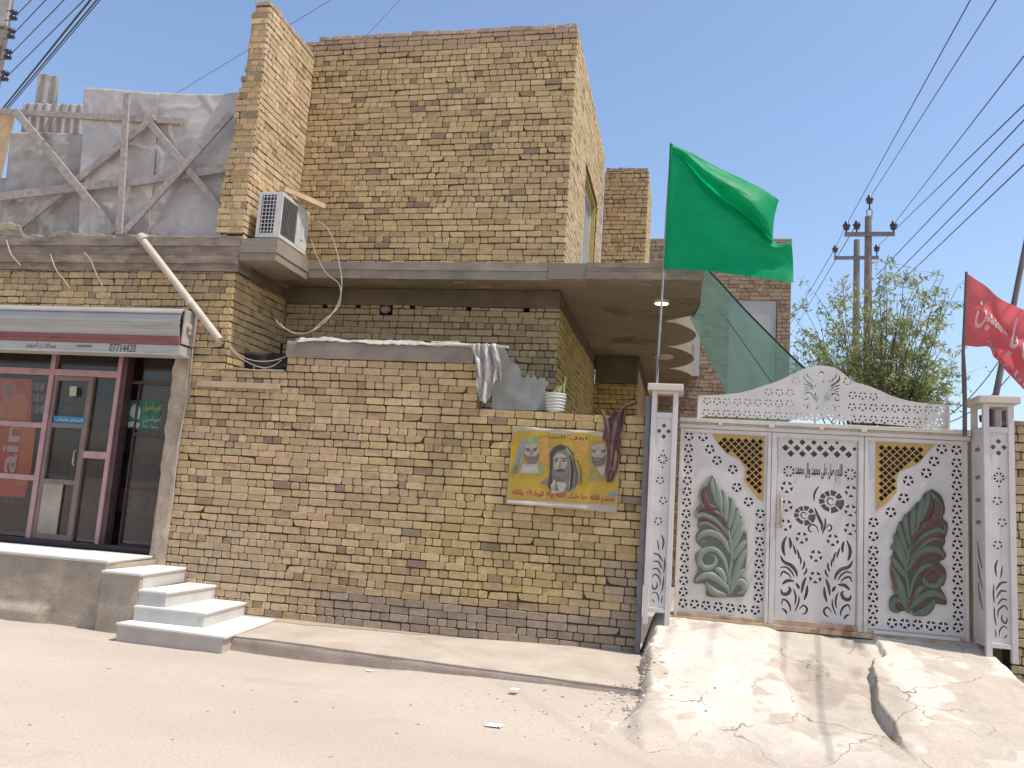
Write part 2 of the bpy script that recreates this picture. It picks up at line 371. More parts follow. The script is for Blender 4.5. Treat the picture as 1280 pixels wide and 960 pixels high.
M['arm'] = mat('weathered_crossarm', (.17, .165, .175), .8, .2, 5)
M['insul'] = mat('dark_porcelain', (.05, .04, .075), .3, .2, 5)
M['cable'] = mat('dark_cable', (.045, .045, .055), .7)
M['cable_pale'] = mat('pale_cable', (.36, .31, .25), .7)
M['plastic'] = mat('clear_white_plastic', (.58, .545, .49), .3, .2, 9, .2, 20, trans=.3, stain=(.42, .38, .33), sscale=6, sthr=.57)
M['cloth'] = mat('brown_maroon_cloth', (.125, .07, .065), .95, .25, 14, .3, 60, stain=(.23, .12, .11), sscale=9, sthr=.58)
M['pot'] = mat('white_plastic_pot', (.55, .54, .48), .5, .1, 6, stain=(.42, .38, .3), sscale=6, sthr=.6)
M['succulent'] = mat('yellow_green_succulent', (.30, .32, .10), .6, .2, 12)
M['lamp'] = None
M['soil'] = mat('dark_soil_and_shade', (.17, .135, .105), .97, .25, 2.5, .6, 20)  # soil in the pot; on the verge the dark tone is painted shade
M['rubble'] = mat('broken_brick_rubble', (1, 1, 1), .95, .2, 10, .5, 50, tint=True)
M['glassy'] = mat('grey_window_glass', (.30, .31, .30), .15, .1, 2)
M['window_frame'] = mat('pale_window_frame', (.50, .49, .46), .5, .1, 5)
def glass():
    m = bpy.data.materials.new('shop_glass'); m.use_nodes = True; nt = m.node_tree; N = nt.nodes; L = nt.links; N.remove(N['Principled BSDF'])
    g = N.new('ShaderNodeBsdfGlossy'); g.inputs['Roughness'].default_value = .03; g.inputs['Color'].default_value = (.9, .88, .9, 1)
    t = N.new('ShaderNodeBsdfTransparent'); t.inputs['Color'].default_value = (.90, .86, .86, 1)
    fr = N.new('ShaderNodeFresnel'); fr.inputs[0].default_value = 1.5
    mr = N.new('ShaderNodeMapRange'); mr.inputs[3].default_value = .02; mr.inputs[4].default_value = 1.0; L.new(fr.outputs[0], mr.inputs[0])
    nz = N.new('ShaderNodeTexNoise'); nz.inputs['Scale'].default_value = 1.5; bp = N.new('ShaderNodeBump'); bp.inputs['Strength'].default_value = .03; L.new(nz.outputs[0], bp.inputs['Height']); L.new(bp.outputs[0], g.inputs['Normal'])
    x = N.new('ShaderNodeMixShader'); L.new(mr.outputs[0], x.inputs[0]); L.new(t.outputs[0], x.inputs[1]); L.new(g.outputs[0], x.inputs[2])
    d = N.new('ShaderNodeBsdfDiffuse'); d.inputs['Color'].default_value = (.36, .28, .25, 1); y = N.new('ShaderNodeMixShader'); n2 = N.new('ShaderNodeTexNoise'); n2.inputs['Scale'].default_value = 2.2; r2 = N.new('ShaderNodeMapRange'); r2.inputs[1].default_value = .3; r2.inputs[2].default_value = .75; r2.inputs[3].default_value = .05; r2.inputs[4].default_value = .17
    L.new(n2.outputs[0], r2.inputs[0]); L.new(r2.outputs[0], y.inputs[0]); L.new(x.outputs[0], y.inputs[1]); L.new(d.outputs[0], y.inputs[2]); L.new(y.outputs[0], N['Material Output'].inputs[0]); return m
M['glass'] = glass()

# ================================================================ ground, pavement, ramp
def sst(a, b, x):
    t = max(0.0, min(1.0, (x-a)/(b-a))); return t*t*(3-2*t)
def zg(x, y):
    am = .03+.11*sst(-4.4, -.4, x)
    z = am*sst(6.3, 7.75, y)
    if abs(x) < 14 and y < 12:
        z += .010*mnoise.noise(Vector((x*.8, y*.8, 0)))+.006*mnoise.noise(Vector((x*2.7, y*2.7, 3)))+.003*mnoise.noise(Vector((x*8, y*8, 5)))
    if x < -5.8: z += .05*sst(7.4, 8.1, y)*(.5+.5*mnoise.noise(Vector((x*1.7, 1, 2))))
    return z
def axis(lo, hi, st, far): return [-f for f in far[::-1]]+[lo+st*i for i in range(int((hi-lo)/st)+1)]+far
xs = axis(-12, 8, .09, [20, 45, 120, 400]); xs = [-400, -120, -45, -20]+[-12+.09*i for i in range(int(20/.09)+1)]+[12, 30, 90, 400]
ys = [-200, -40, -8, 0, 2.5]+[3.5+.09*i for i in range(int(5.7/.09)+1)]+[9.6, 12, 16, 22, 40, 100, 400]
g = MB(); w = len(xs)
g.add([(x, y, zg(x, y)) for y in ys for x in xs], [(j*w+i, j*w+i+1, (j+1)*w+i+1, (j+1)*w+i) for j in range(len(ys)-1) for i in range(w-1)], None, True)
tag(g.build('road', M['dust'], recalc=False), kind='structure')

# pavement strip below the yard wall, its kerb not quite parallel to the wall
def kerb_y(x): return 7.96+(x+3.94)*(-.38/3.59)
p = MB()
def pav_top(u, v):
    x = -5.0+u*4.75; ky = kerb_y(x)
    y = ky+(9.13-ky)*v
    return Vector((x, y, (.186+.014*sst(-4.6, -3.9, x))*(1-v)+v*(.176+.078*sst(-4.7, -.3, x))+.006*mnoise.noise(Vector((x*3, y*3, 1)))-(.008 if v == 0 else 0)))
p.grid(pav_top, 60, 12)
tag(p.build('pavement', M['paver']), kind='structure')
k = MB()
def kf(u, v):
    x = -5.0+u*4.75; y = kerb_y(x)-.004
    bul = .006*mnoise.noise(Vector((x*2.3, 3, v*2)))
    if v > .85: y += .015*(v-.85)/.15
    return Vector((x, y-bul, -.05+(.232+.014*sst(-4.6, -3.9, x))*v))
k.grid(kf, 90, 10)
tag(k.build('kerb', M['kerb']), kind='structure')

# concrete ramp up to the gate, with a washed-out trench between two slabs
def ramp_z(x, y):
    t = (y-6.25)/(9.45-6.25)
    z = .665*t
    z += .03*math.sin(max(0, min(1, t))*PI)
    # trench
    if t > 0:
        xl = .99+.05*mnoise.noise(Vector((y*1.6, 0, 9)))+.03*mnoise.noise(Vector((y*6, 4, 9)))
        xr = 1.86-.16*sst(9.1, 7.6, y)+.10*mnoise.noise(Vector((y*1.9, 5, 2)))+.03*mnoise.noise(Vector((y*7, 5, 2)))+.14*sst(8.55, 8.75, y)
        dep = (.068+.018*sst(1.3, 1.75, x)*sst(6.8, 7.4, y))*sst(6.55, 7.3, y)*(1-.45*sst(8.6, 9.3, y))
        wl, wr = .09, .014
        inside = sst(xl-wl, xl+wl, x)*(1-sst(xr-wr, xr+wr, x))
        z -= dep*inside*(1+.25*mnoise.noise(Vector((x*5, y*4, 1))))
        z -= .03*inside*sst(8.45, 8.38, y)*sst(6.9, 7.4, y)
        # crack along the right slab
        z -= .012*sst(xr-.10, xr-.01, x)*(1-sst(xr-.01, xr+.012, x))*sst(6.9, 7.3, y)*sst(8.75, 8.5, y)
    z += .012*mnoise.noise(Vector((x*2.2, y*2.2, 7)))+.006*mnoise.noise(Vector((x*7, y*7, 7)))+.003*mnoise.noise(Vector((x*17, y*17, 7)))
    # irregular free edges
    el = -.24+.05*mnoise.noise(Vector((y*2.1, 8, 1)))+.02*mnoise.noise(Vector((y*9, 8, 1)))
    er = 3.02+.04*mnoise.noise(Vector((y*2.1, 1, 8)))
    z -= (.07+.40*sst(6.6, 8.6, y))*(1-sst(el-.16, el+.05, x))+.45*sst(er, er+.12, x)
    z -= .05*sst(6.9, 6.1, y)
    return max(z, -.08)
r = MB(); NX, NY = 300, 240
def ramp_col(x, y):
    n = mnoise.noise(Vector((x*1.3, y*1.3, 21)))+.55*mnoise.noise(Vector((x*3.6, y*3.6, 5)))+.3*mnoise.noise(Vector((x*9, y*9, 8)))
    light = Vector((.60, .53, .44)); dirt = Vector((.47, .395, .315)); grime = Vector((.34, .28, .22))
    c = light.lerp(dirt, sst(-.02, .14, n+.12*sst(1.9, 2.3, x)-.30*sst(.2, -.1, abs(x-.35)-.45)*sst(7.3, 8.2, y)))
    tr_ = sst(.93, 1.05, x+.06*n)*(1-sst(1.80, 1.95, x+.08*n))
    c = c.lerp(dirt*.92, .85*tr_*sst(6.7, 7.3, y+.3*n)); c = c.lerp(grime, .75*tr_*sst(.0, .25, n)*sst(7.3, 7.8, y))
    c = c.lerp(Vector((.445, .365, .295)), sst(7.1, 6.1, y+.35*n)); c = c*(1+.05*mnoise.noise(Vector((x*14, y*14, 3))))
    return tuple(c)
vs = [Vector((-.62+4.1*i/NX, 5.9+3.55*j/NY, ramp_z(-.62+4.1*i/NX, 5.9+3.55*j/NY))) for j in range(NY+1) for i in range(NX+1)]
r.v = [tuple(v) for v in vs]
for j in range(NY):
    for i in range(NX): a = j*(NX+1)+i; r.f.append((a, a+1, a+NX+2, a+NX+1)); r.t.append(ramp_col(vs[a].x, vs[a].y)); r.smooth.append(True)
tag(r.build('ramp', M['ramp'], tint=True), kind='structure')
s_ = MB(); s_.grid(lambda u, v: Vector((2.75+u*5.5, 6.6+v*2.60, .03+.33*sst(0, 1, v)+.03*mnoise.noise(Vector((u*20, v*8, 4)))-.05*sst(.25, .0, v)-.03*sst(.6, 1, u))), 90, 50)  # strip coloured dark for a shadow cast from out of view
tag(s_.build('painted_shade_verge', M['soil']), kind='structure')

# loose stones and broken mortar at the foot of the ramp: nobody could count it
rb = MB(); rnd = random.Random(3)
def stone(mb, c, r_, tint, rnd):
    bm = bmesh.new(); bmesh.ops.create_icosphere(bm, subdivisions=1, radius=1)
    sx, sy, sz = rnd.uniform(.7, 1.3), rnd.uniform(.7, 1.3), rnd.uniform(.4, .8)
    for v in bm.verts: v.co = Vector(c)+Vector((v.co.x*sx, v.co.y*sy, v.co.z*sz))*r_*rnd.uniform(.8, 1.2)
    mb.bm(bm, tint)
for i in range(260):
    y = rnd.uniform(7.1, 8.5); x = -.30+rnd.gauss(0, .10)-.10*(y < 7.7)
    z = max(zg(x, y), ramp_z(x, y), .2 if (y > kerb_y(x) and x < -.25) else 0)
    c = rnd.choice([(.50, .43, .35), (.42, .35, .27), (.36, .29, .22), (.56, .49, .41)]); stone(rb, (x, y, z), rnd.choice([.006, .009, .013, .022]), c, rnd)
for i in range(240):
    x = rnd.uniform(-7, 3); y = rnd.uniform(4.2, 7.9)
    if rnd.random() < .35: x, y = rnd.gauss(-.9, .5), rnd.gauss(7.0, .4)
    z = max(zg(x, y), ramp_z(x, y) if -.5 < x < 3.3 and y > 5.95 else -1)
    c = rnd.choice([(.40, .33, .26), (.30, .25, .20), (.52, .46, .39), (.2, .17, .14)]); stone(rb, (x, y, z), rnd.choice([.005, .007, .010, .014]), c, rnd)
for i in range(60):
    x = rnd.uniform(2.95, 3.35); y = rnd.uniform(8.0, 8.9); stone(rb, (x, y, .03+.33*sst(0, 1, (y-6.6)/2.45)+.02), rnd.choice([.02, .03, .045]), (.38, .31, .25), rnd)
tag(rb.build('scattered_stones', M['rubble'], tint=True), kind='stuff')

# ================================================================ yard wall
def stain_yard(p_, c, rnd):
    n = mnoise.noise(Vector((p_.x*1.1, 0, p_.z*2.0)))
    h = .60+.07*n-.05*sst(-3.0, -1.0, p_.x)*0
    f = sst(h+.05, h-.05, p_.z)*sst(-4.45, -3.7, p_.x+.25*n)
    g2 = sst(.10, .0, abs(p_.x+.45)-.18-.1*n)*sst(1.32, 1.18, p_.z+.1*n)*sst(.3, .5, p_.z)*.8
    f = max(f*.92, g2)
    f2 = sst(-4.0, -5.4, p_.x)*sst(1.6, .7, p_.z)*.35
    gr = Vector((.335, .258, .192))*rnd.uniform(.82, 1.12)
    c = Vector(c); yl = sst(-4.2, -1.6, p_.x+.5*n); c = Vector((c.x*(1.01-.01*yl), c.y*(.985+.01*yl), c.z*(1.05-.15*yl)))
    c = c*(1-f)+gr*f
    c = c*(1-f2)+Vector((.37, .30, .22))*f2
    # pinkish weathering higher up on the left
    return tuple(c)
yw = thing('yard_wall', 'long yellow brick yard wall with a stepped top, between the marble steps and the white gate', 'wall', (-3.2, 9.1, .2))
NF = (0, -1, 0)
ZC = [.222+CRS*i for i in range(60)]
zt1, zt2, zt3 = ZC[29], ZC[33], ZC[35]   # 2.76, 3.11, 3.29
a = bricks((0, 9.1, 0), (1, 0, 0), NF, -6.05, -.365, .222, zt3, 11, holes=[(-5.57, -4.745, zt2, 9), (-2.33, 0, zt1, 9)], stain=stain_yard)
a.build('wall', M['brick'], yw, tint=True)
# pier that closes the gap to the gate post
b_ = MB()
b_.grid(lambda u, v: Vector((-4.755+u*2.35, 9.085-.012*mnoise.noise(Vector((u*9, v*3, 1)))-(.012 if 0 < v < 1 else 0), zt3+.004+v*(.205+.012*mnoise.noise(Vector((u*14, 0, 4)))))), 60, 6)
b_.box(-4.75, -2.41, 9.09, 9.31, zt3+.003, zt3+.19, .01)
b_.build('concrete_beam', M['concrete'], yw)
c_ = MB(); rnd = random.Random(5); x = -4.70
while x < -2.6:      # broken bricks and mortar lying along the beam
    wd = rnd.uniform(.10, .24); hh = rnd.uniform(.02, .075)
    c_.box(x, x+wd, 9.13+rnd.uniform(0, .05), 9.27, zt3+.185, zt3+.20+hh, .012, rnd.choice(PAL)); x += wd+rnd.uniform(.0, .10)
c_.build('coping_rubble', M['rubble'], yw, tint=True)
m_ = MB(); rnd = random.Random(9); x = -5.56
while x < -4.80:     # ragged mortar on the sill of the notch
    wd = rnd.uniform(.08, .2); m_.box(x, min(x+wd, -4.76), 9.07, 9.28, zt2-.002, zt2+rnd.uniform(.012, .03), .006); x += wd
m_.build('mortar_sill', M['jamb'], yw)

# ================================================================ shop building
sb = thing('shop_building', 'single-storey brick corner shop with a glazed pink front, on the left of the yard wall', 'shop', (-7.6, 9.1, 0))
def stain_shop(p_, c, rnd):
    n = mnoise.noise(Vector((p_.x*1.5, 2, p_.z*2)))
    f = sst(.05, .35, n)*.6; f = max(f, .8*sst(.13, .07, abs(p_.x+7.05)))
    c = Vector(c)*(1-f)+Vector((.37, .275, .18))*rnd.uniform(.85, 1.1)*f
    return tuple(c*.92)
a = bricks((0, 9.1, 0), (1, 0, 0), NF, -11.2, -5.57, zt2, 4.36, 21, holes=[(-11.3, -6.05, 0, 3.74)], stain=stain_shop)
a.build('wall', M['brick'], sb, tint=True)
a = bricks((-5.57, 0, 0), (0, 1, 0), (1, 0, 0), 9.125, 10.46, 1.4, 4.36, 22, stain=lambda p_, c, r_: tuple(Vector(c)*.95))
a.build('side_wall', M['brick'], sb, tint=True)
cb = MB()
for i, (z0, z1, d) in enumerate([(4.362, 4.455, .012), (4.457, 4.56, .030), (4.562, 4.685, .018), (4.687, 4.80, .036)]):
    cb.grid(lambda u, v, z0=z0, z1=z1, d=d: Vector((-11.2+u*5.66, 9.1-d-.010*mnoise.noise(Vector((u*30, z0*9, v)))-.006*mnoise.noise(Vector((u*90, z0*9, v))), z0+(z1-z0)*v)), 160, 3)
    cb.box(-11.2, -5.545, 9.1-d+.012, 9.40, z0, z1, .004)
cb.build('concrete_band', M['band'], sb)
lg = MB()   # slab end that carries the outdoor unit
for (z0, z1, d) in [(4.505, 4.60, .0), (4.602, 4.695, .012), (4.697, 4.79, .004)]:
    lg.box(-5.543, -5.035+d, 9.085-d, 9.975, z0, z1, .007)
lg.box(-11.2, -5.56, 9.30, 14.6, 4.40, 4.78)
lg.build('roof_slab', M['concrete'], sb)
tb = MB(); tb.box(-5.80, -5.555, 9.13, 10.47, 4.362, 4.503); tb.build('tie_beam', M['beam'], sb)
ru = MB(); rnd = random.Random(12); x = -11
while x < -5.62:
    wd = rnd.uniform(.06, .22); hh = rnd.uniform(.02, .085)*(1.0 if rnd.random() < .7 else .4)
    ru.box(x, x+wd*.96, 9.08+rnd.uniform(0, .03), 9.25, 4.80, 4.80+hh, .012, rnd.choice([(.30, .25, .20), (.36, .30, .24), (.26, .215, .17), (.40, .31, .2)])); x += wd
ru.build('parapet_rubble', M['rubble'], sb, tint=True)
# rough plaster jamb at the right of the opening
jm = MB()
def jf(u, v):
    z = .70+v*2.62; xl = -6.275+.03*mnoise.noise(Vector((0, z*2.2, 4)))+.02*mnoise.noise(Vector((0, z*7, 4))); xr = -6.045+.025*mnoise.noise(Vector((5, z*3, 4)))+.012*mnoise.noise(Vector((5, z*11, 4)))
    y = 9.080+.02*(abs(u-.5)*2)**4-.012*mnoise.noise(Vector((u*4, z*5, 2)))
    return Vector((xl+(xr-xl)*u, y, z))
jm.grid(jf, 12, 70); jm.box(-6.255, -6.06, 9.10, 9.62, .70, 3.74)
jm.build('plaster_jamb', M['jamb'], sb)
# interior
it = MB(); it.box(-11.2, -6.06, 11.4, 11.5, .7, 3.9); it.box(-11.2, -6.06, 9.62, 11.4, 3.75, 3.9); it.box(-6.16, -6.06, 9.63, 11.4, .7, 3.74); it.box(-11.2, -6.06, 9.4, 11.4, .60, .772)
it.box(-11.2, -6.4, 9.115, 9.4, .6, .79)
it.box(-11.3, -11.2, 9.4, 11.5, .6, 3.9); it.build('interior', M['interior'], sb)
pw = MB(); pw.box(-11.5, -11.21, 9.06, 9.399, -.1, 4.36, .01); pw.box(-11.5, -11.31, 9.4, 14.6, -.1, 4.36); pw.build('end_wall', M['plaster'], sb)
sh = MB(); rnd = random.Random(4)
for z in (1.2, 1.65, 2.1, 2.55):
    sh.box(-11, -6.3, 10.9, 11.3, z, z+.03, tint=(.05, .045, .04)); x = -11
    while x < -6.4:
        wd = rnd.uniform(.06, .18); sh.box(x, x+wd, 10.95, 11.25, z+.03, z+rnd.uniform(.15, .36), tint=rnd.choice([(.07, .035, .03), (.04, .042, .04), (.08, .06, .04), (.025, .035, .03)])); x += wd+.02
sh.build('stocked_shelves', M['rubble'], sb, tint=True)

# shutter housing over the shop front
hz = MB(); Y0 = 8.80
prof = [(9.09, 3.835), (8.98, 3.84), (8.885, 3.815), (8.832, 3.775), (8.805, 3.72), (8.80, 3.655), (8.803, 3.60), (8.815, 3.55), (8.83, 3.505), (8.84, 3.462)]
pr2 = []
for i, (y, z) in enumerate(prof): pr2.append((y, z))
n = len(prof)
vs = [(-11.2, y, z) for y, z in prof]+[(-6.06, y, z) for y, z in prof]
hz.add(vs, [(i, i+1, i+1+n, i+n) for i in range(n-1)])
for zz in (3.745, 3.63, 3.555): hz.box(-11.2, -6.06, 8.792, 8.80+.02, zz-.004, zz+.004)
ho = hz.build('shutter_housing', M['shut'], sb); solidify(ho, .006)
st = MB(); st.box(-11.2, -6.045, 8.812, 9.05, 3.352, 3.455, .006); st.box(-11.2, -6.045, 8.806, 8.83, 3.398, 3.404); st.build('red_strip', M['red_strip'], ho)
lp = MB(); lp.box(-11.2, -6.02, 8.822, 9.05, 3.245, 3.349, .006); lp.box(-11.2, -5.99, 8.81, 9.06, 3.222, 3.243, .004); lp.build('lower_panel', M['shut_w'], ho)
ep = MB(); ep.box(-6.035, -6.005, 8.83, 9.08, 3.37, 3.80, .006); ep.box(-6.003, -5.985, 8.90, 9.0, 3.50, 3.62, .004); ep.tube([(-6.03, 8.9, 3.60), (-5.97, 8.9, 3.60)], .035, 10); ep.build('end_plate', M['zinc_dull'], ho)
def flat(px0, px1, py0, py1, Y, tilt=0):
    A = at(px0, py1, Y); B = at(px1, py1+tilt, Y); C = at(px0, py0, Y)
    return lambda u, v: Vector((A.x+(B.x-A.x)*u, Y, A.z+(C.z-A.z)*v))
text_mesh('07714420', flat(136, 169, 429.5, 439.5, 8.8185), M['ink'], 'phone_number', ho)
text_mesh(arab('محلات احمد'), flat(32, 70, 427, 434, 8.8185), M['ink'], 'shop_lettering', ho)
sg = MB(); A = at(96, 431, 8.818); B = at(114, 434, 8.818); sg.box(A.x, B.x, 8.8165, 8.82, B.z, A.z); sg.build('faded_stamp', M['greyback'], ho)

# glazed shop front, Y = 9.36
YS = 9.36
def vbar(mb, px, py, w, z0, z1, Y=YS, d=.06): x = at(px, py, Y).x; mb.box(x-w/2, x+w/2, Y-d/2, Y+d/2, z0, z1, .004)
def zy(px, py, Y=YS): return at(px, py, Y).z
zb = .80; ztop = 3.45
z_tr = zy(40, 464); z_m1 = zy(20, 530); z_m2 = zy(24, 596)
x1 = at(55, 550, YS).x; x2 = at(140, 550, YS).x; x3 = -6.27
f = MB(); f.box(x1-.035, x1+.035, YS-.04, YS+.03, zb, ztop, .005); f.box(x2-.03, x2+.03, YS-.04, YS+.03, zb, ztop, .005)
f.box(-11.2, x1-.036, YS-.035, YS+.025, z_tr-.045, z_tr+.04, .005); f.box(x1+.036, x2-.031, YS-.035, YS+.025, z_tr-.045, z_tr+.04, .005)
f.box(-11.2, x1-.036, YS-.03, YS+.02, z_m1-.035, z_m1+.035, .005); f.box(-11.2, x1-.036, YS-.03, YS+.02, z_m2-.035, z_m2+.035, .005)
xd = at(104, 560, YS).x
f.box(xd+.035, x2-.031, YS-.03, YS+.02, zy(121, 569)-.045, zy(121, 569)+.045, .005)
f.build('shop_window_frame', M['pink'], sb)
f = MB(); f.box(-11.2, -6.28, YS-.05, YS+.05, .791, .86, .006); f.build('threshold', M['maroon'], sb)
f = MB(); f.box(x2+.031, x2+.10, YS-.02, YS+.12, .86, ztop, .004); f.box(x2+.10, x3, YS+.10, YS+.16, z_tr-.10, z_tr-.06, .004); f.build('maroon_post', M['maroon'], sb)
dr = MB(); xl, xr = x1+.042, xd+.033
dr.box(xl, xl+.05, YS-.02, YS+.02, .862, z_tr-.05, .004); dr.box(xr-.075, xr, YS-.025, YS+.02, .862, z_tr-.05, .004)
dr.box(xl+.05, xr-.075, YS-.02, YS+.02, z_tr-.11, z_tr-.05, .004); zk = zy(85, 603); dr.box(xl+.05, xr-.075, YS-.02, YS+.02, zk-.03, zk+.03, .004); dr.box(xl+.05, xr-.075, YS-.02, YS+.02, .862, .93, .004)
do = dr.build('door', M['brown_al'], sb)
kp = MB(); kp.box(xl+.05, xl+.05+(xr-.125-xl)*.62, YS-.008, YS+.012, .93, zk-.03, .003); kp.build('kick_panel', M['plaster'], do)
hd = MB(); hd.tube([(xr-.11, YS-.03, 1.82), (xr-.11, YS-.06, 1.84), (xr-.11, YS-.06, 2.0), (xr-.11, YS-.03, 2.02)], .008); hd.build('handle', M['brass'], do)
gl = MB(); gl.add([(-11.2, YS+.024, .87), (x2, YS+.024, .87), (x2, YS+.024, ztop), (-11.2, YS+.024, ztop)], [(0, 1, 2, 3)]); gl.build('glass_pane', M['glass'], sb)
# right-hand fixed light, set deeper
Y2 = 9.50
f = MB(); xa = at(165, 560, Y2).x; zt_, zm_, zb_ = zy(185, 480, Y2), zy(180, 541, Y2), .86
f.box(xa-.012, xa+.012, Y2-.015, Y2+.015, zb_, zt_, .002); f.box(xa, x3, Y2-.015, Y2+.015, zt_-.012, zt_+.012, .002); f.box(xa, x3, Y2-.03, Y2+.02, zm_-.05, zm_+.0, .002)
f.box(xa, x3, Y2-.012, Y2+.015, zy(175, 612, Y2)-.008, zy(175, 612, Y2)+.008, .002); f.box(xa, x3, Y2-.03, Y2+.02, .80, .88, .004)
fo = f.build('side_window_frame', M['maroon'], sb)
gl = MB(); gl.add([(xa, Y2+.016, .87), (x3, Y2+.016, .87), (x3, Y2+.016, ztop), (xa, Y2+.016, ztop)], [(0, 1, 2, 3)]); gl.build('side_glass_pane', M['glass'], sb)
def sticker(name, poly, Y, m, parent, d=.002):
    q = MB(); q.prism([at(px, py, Y) for px, py in poly], (0, d, 0)); return q.build(name, m, parent)
E1 = mat('poster_red', (.60, .09, .06), .6, .12, 5); E2 = mat('poster_orange', (.62, .20, .07), .6, .15, 5); E3 = mat('poster_pale', (.60, .52, .48), .7, .1, 5); E4 = mat('poster_skin', (.38, .22, .16), .7, .15, 9)
E5 = mat('sticker_blue', (.03, .20, .33), .5, .1, 5); E6 = mat('paper_cream', (.42, .38, .28), .8, .06, 5); E7 = mat('sticker_green', (.025, .13, .07), .5, .3, 12); E8 = mat('sticker_pale', (.34, .38, .34), .6, .2, 20); E9 = mat('sticker_yellow', (.38, .33, .10), .6, .2, 20)
YP = YS+.035
ps = thing('window_poster', 'red and orange poster with sideways white letters behind the shop window', 'poster', at(20, 560, YP))
sticker('sheet', [(-14, 472), (40, 474), (36, 600), (30, 622), (-32, 618)], YP, E1, ps)
sticker('orange_band', [(28, 530), (45, 532), (38, 594), (30, 607), (20, 606)], YP-.003, E2, ps)
sticker('picture', [(2, 482), (10, 476), (20, 482), (22, 492), (30, 492), (36, 506), (32, 526), (-8, 525), (-6, 505), (4, 500)], YP-.003, E2, ps)
sticker('face', [(5, 481), (13, 478), (17, 488), (14, 497), (6, 497)], YP-.006, E4, ps)
A0 = at(-8, 590, YP); A1 = at(25, 590, YP); A2 = at(8, 528, YP)
text_mesh('ain', lambda u, v: Vector((at(24, 560, YP).x-(1-0)*v*0-.0-(v)*(A1.x-A0.x)*.62, YP-.007, A0.z+(A2.z-A0.z)*u)), E3, 'lettering', ps, bold=.02)
for i, (px, py, w_, h_) in enumerate([(41, 484, 10, 8), (44, 495, 9, 9), (50, 489, 8, 12), (47, 506, 9, 10), (52, 478, 8, 7), (43, 516, 9, 8), (54, 508, 7, 9)]):
    pass
pk = thing('snack_packets', 'strip of small snack packets hanging behind the shop window glass', 'packets', at(47, 500, YP+.05)); rnd = random.Random(2)
for i in range(9):
    px = 42+(i % 3)*6; py = 483+(i//3)*14; A = at(px, py, YP+.05); q = MB(); q.box(A.x-.028, A.x+.028, YP+.03, YP+.06, A.z-.06, A.z+.05, .012, rnd.choice([(.26, .22, .13), (.30, .25, .18), (.24, .13, .10)])); q.build('packet', M['rubble'], pk, tint=True)
tag(sticker('paper_notice', [(87.5, 483), (96, 483), (95, 495), (86.5, 495)], YS-.03, E6, None), 'small cream paper notice stuck high on the shop door', 'notice')
bs = thing('door_sticker', 'blue sticker with white writing across the shop door glass', 'sticker', at(87, 522, YS-.03))
sticker('sheet', [(67.5, 519.5), (106, 522), (105, 529.5), (67, 527)], YS-.03, E5, bs)
sticker('pale_edge', [(65, 528), (104, 530), (103, 536), (64, 534)], YS-.03, M['greyback'], bs)
text_mesh(arab('السلام عليكم'), flat(71, 103, 521.5, 527.5, YS-.033, 1.2), E3, 'lettering', bs)
gs = thing('window_sticker', 'green sticker with yellow and white lettering on the right shop window', 'sticker', at(182, 517, Y2-.01))
sticker('sheet', [(161, 500), (201, 501), (200, 518), (196, 535), (176, 536), (160, 535), (158, 520)], Y2+.008, E7, gs)
sticker('figure', [(164, 508), (172, 504), (176, 512), (174, 524), (168, 524), (162, 518)], Y2+.005, E8, gs)
sticker('swoosh', [(160, 528), (170, 526), (175, 530), (172, 536), (166, 533), (160, 534)], Y2+.005, E8, gs)
text_mesh(arab('اسياسيل'), flat(178, 201, 503, 514, Y2+.004), E9, 'yellow_lettering', gs, bold=.01)
text_mesh(arab('اسياسيل'), flat(178, 200, 519, 528, Y2+.004), E8, 'white_lettering', gs)
text_mesh(arab('سوا معا'), flat(178, 197, 529, 536, Y2+.004), E8, 'small_lettering', gs)

# ================================================================ platform and steps
pf = thing('shop_platform', 'rendered plinth with a white marble top in front of the shop', 'platform', (-7.5, 8.6, 0))
q = MB()
def pff(u, v):
    x = -11.2+u*5.03; z = -.1+v*.862
    return Vector((x, 8.235-.04*u+.015*(1-v)-.012*mnoise.noise(Vector((x*3, z*3, 1)))-.005*mnoise.noise(Vector((x*11, z*11, 1)))-(.05*sst(.25, .18, z)*sst(-6.75, -6.95, x) if z < .3 else 0), z))
q.grid(pff, 120, 24); q.box(-11.2, -6.185, 8.26, 9.11, -.1, .757)
def pfe(u, v):
    y = 8.19+u*.91; z = -.1+v*.862
    return Vector((-6.17+.004*mnoise.noise(Vector((y*3, z*3, 4))), y, z))
q.grid(pfe, 10, 10)
q.box(-6.172, -5.695, 8.150, 8.19, -.1, .667, .004)
q.build('plinth', M['plaster'], pf)
q = MB(); vs = [(-11.2, 8.22, 0), (-6.15, 8.185, 0), (-6.225, 9.098, 0), (-11.2, 9.11, 0)]
q.prism([(x, y, .765) for x, y, _ in vs], (0, 0, .034)); q.build('marble_top', M['marble'], pf)
stp = thing('marble_steps', 'four white marble-clad steps leading up to the shop platform', 'steps', (-5.3, 8.4, 0))
zs = [.70, .53, .367, .21]
xr_ = [(-5.768, -5.688, 8.135), (-5.348, -5.347-.02, 8.16), (-4.942, -4.863, 8.118)]
left = [-6.16, -5.75, -5.75]
prevz = [.53-.02, .367-.02, .21-.02]
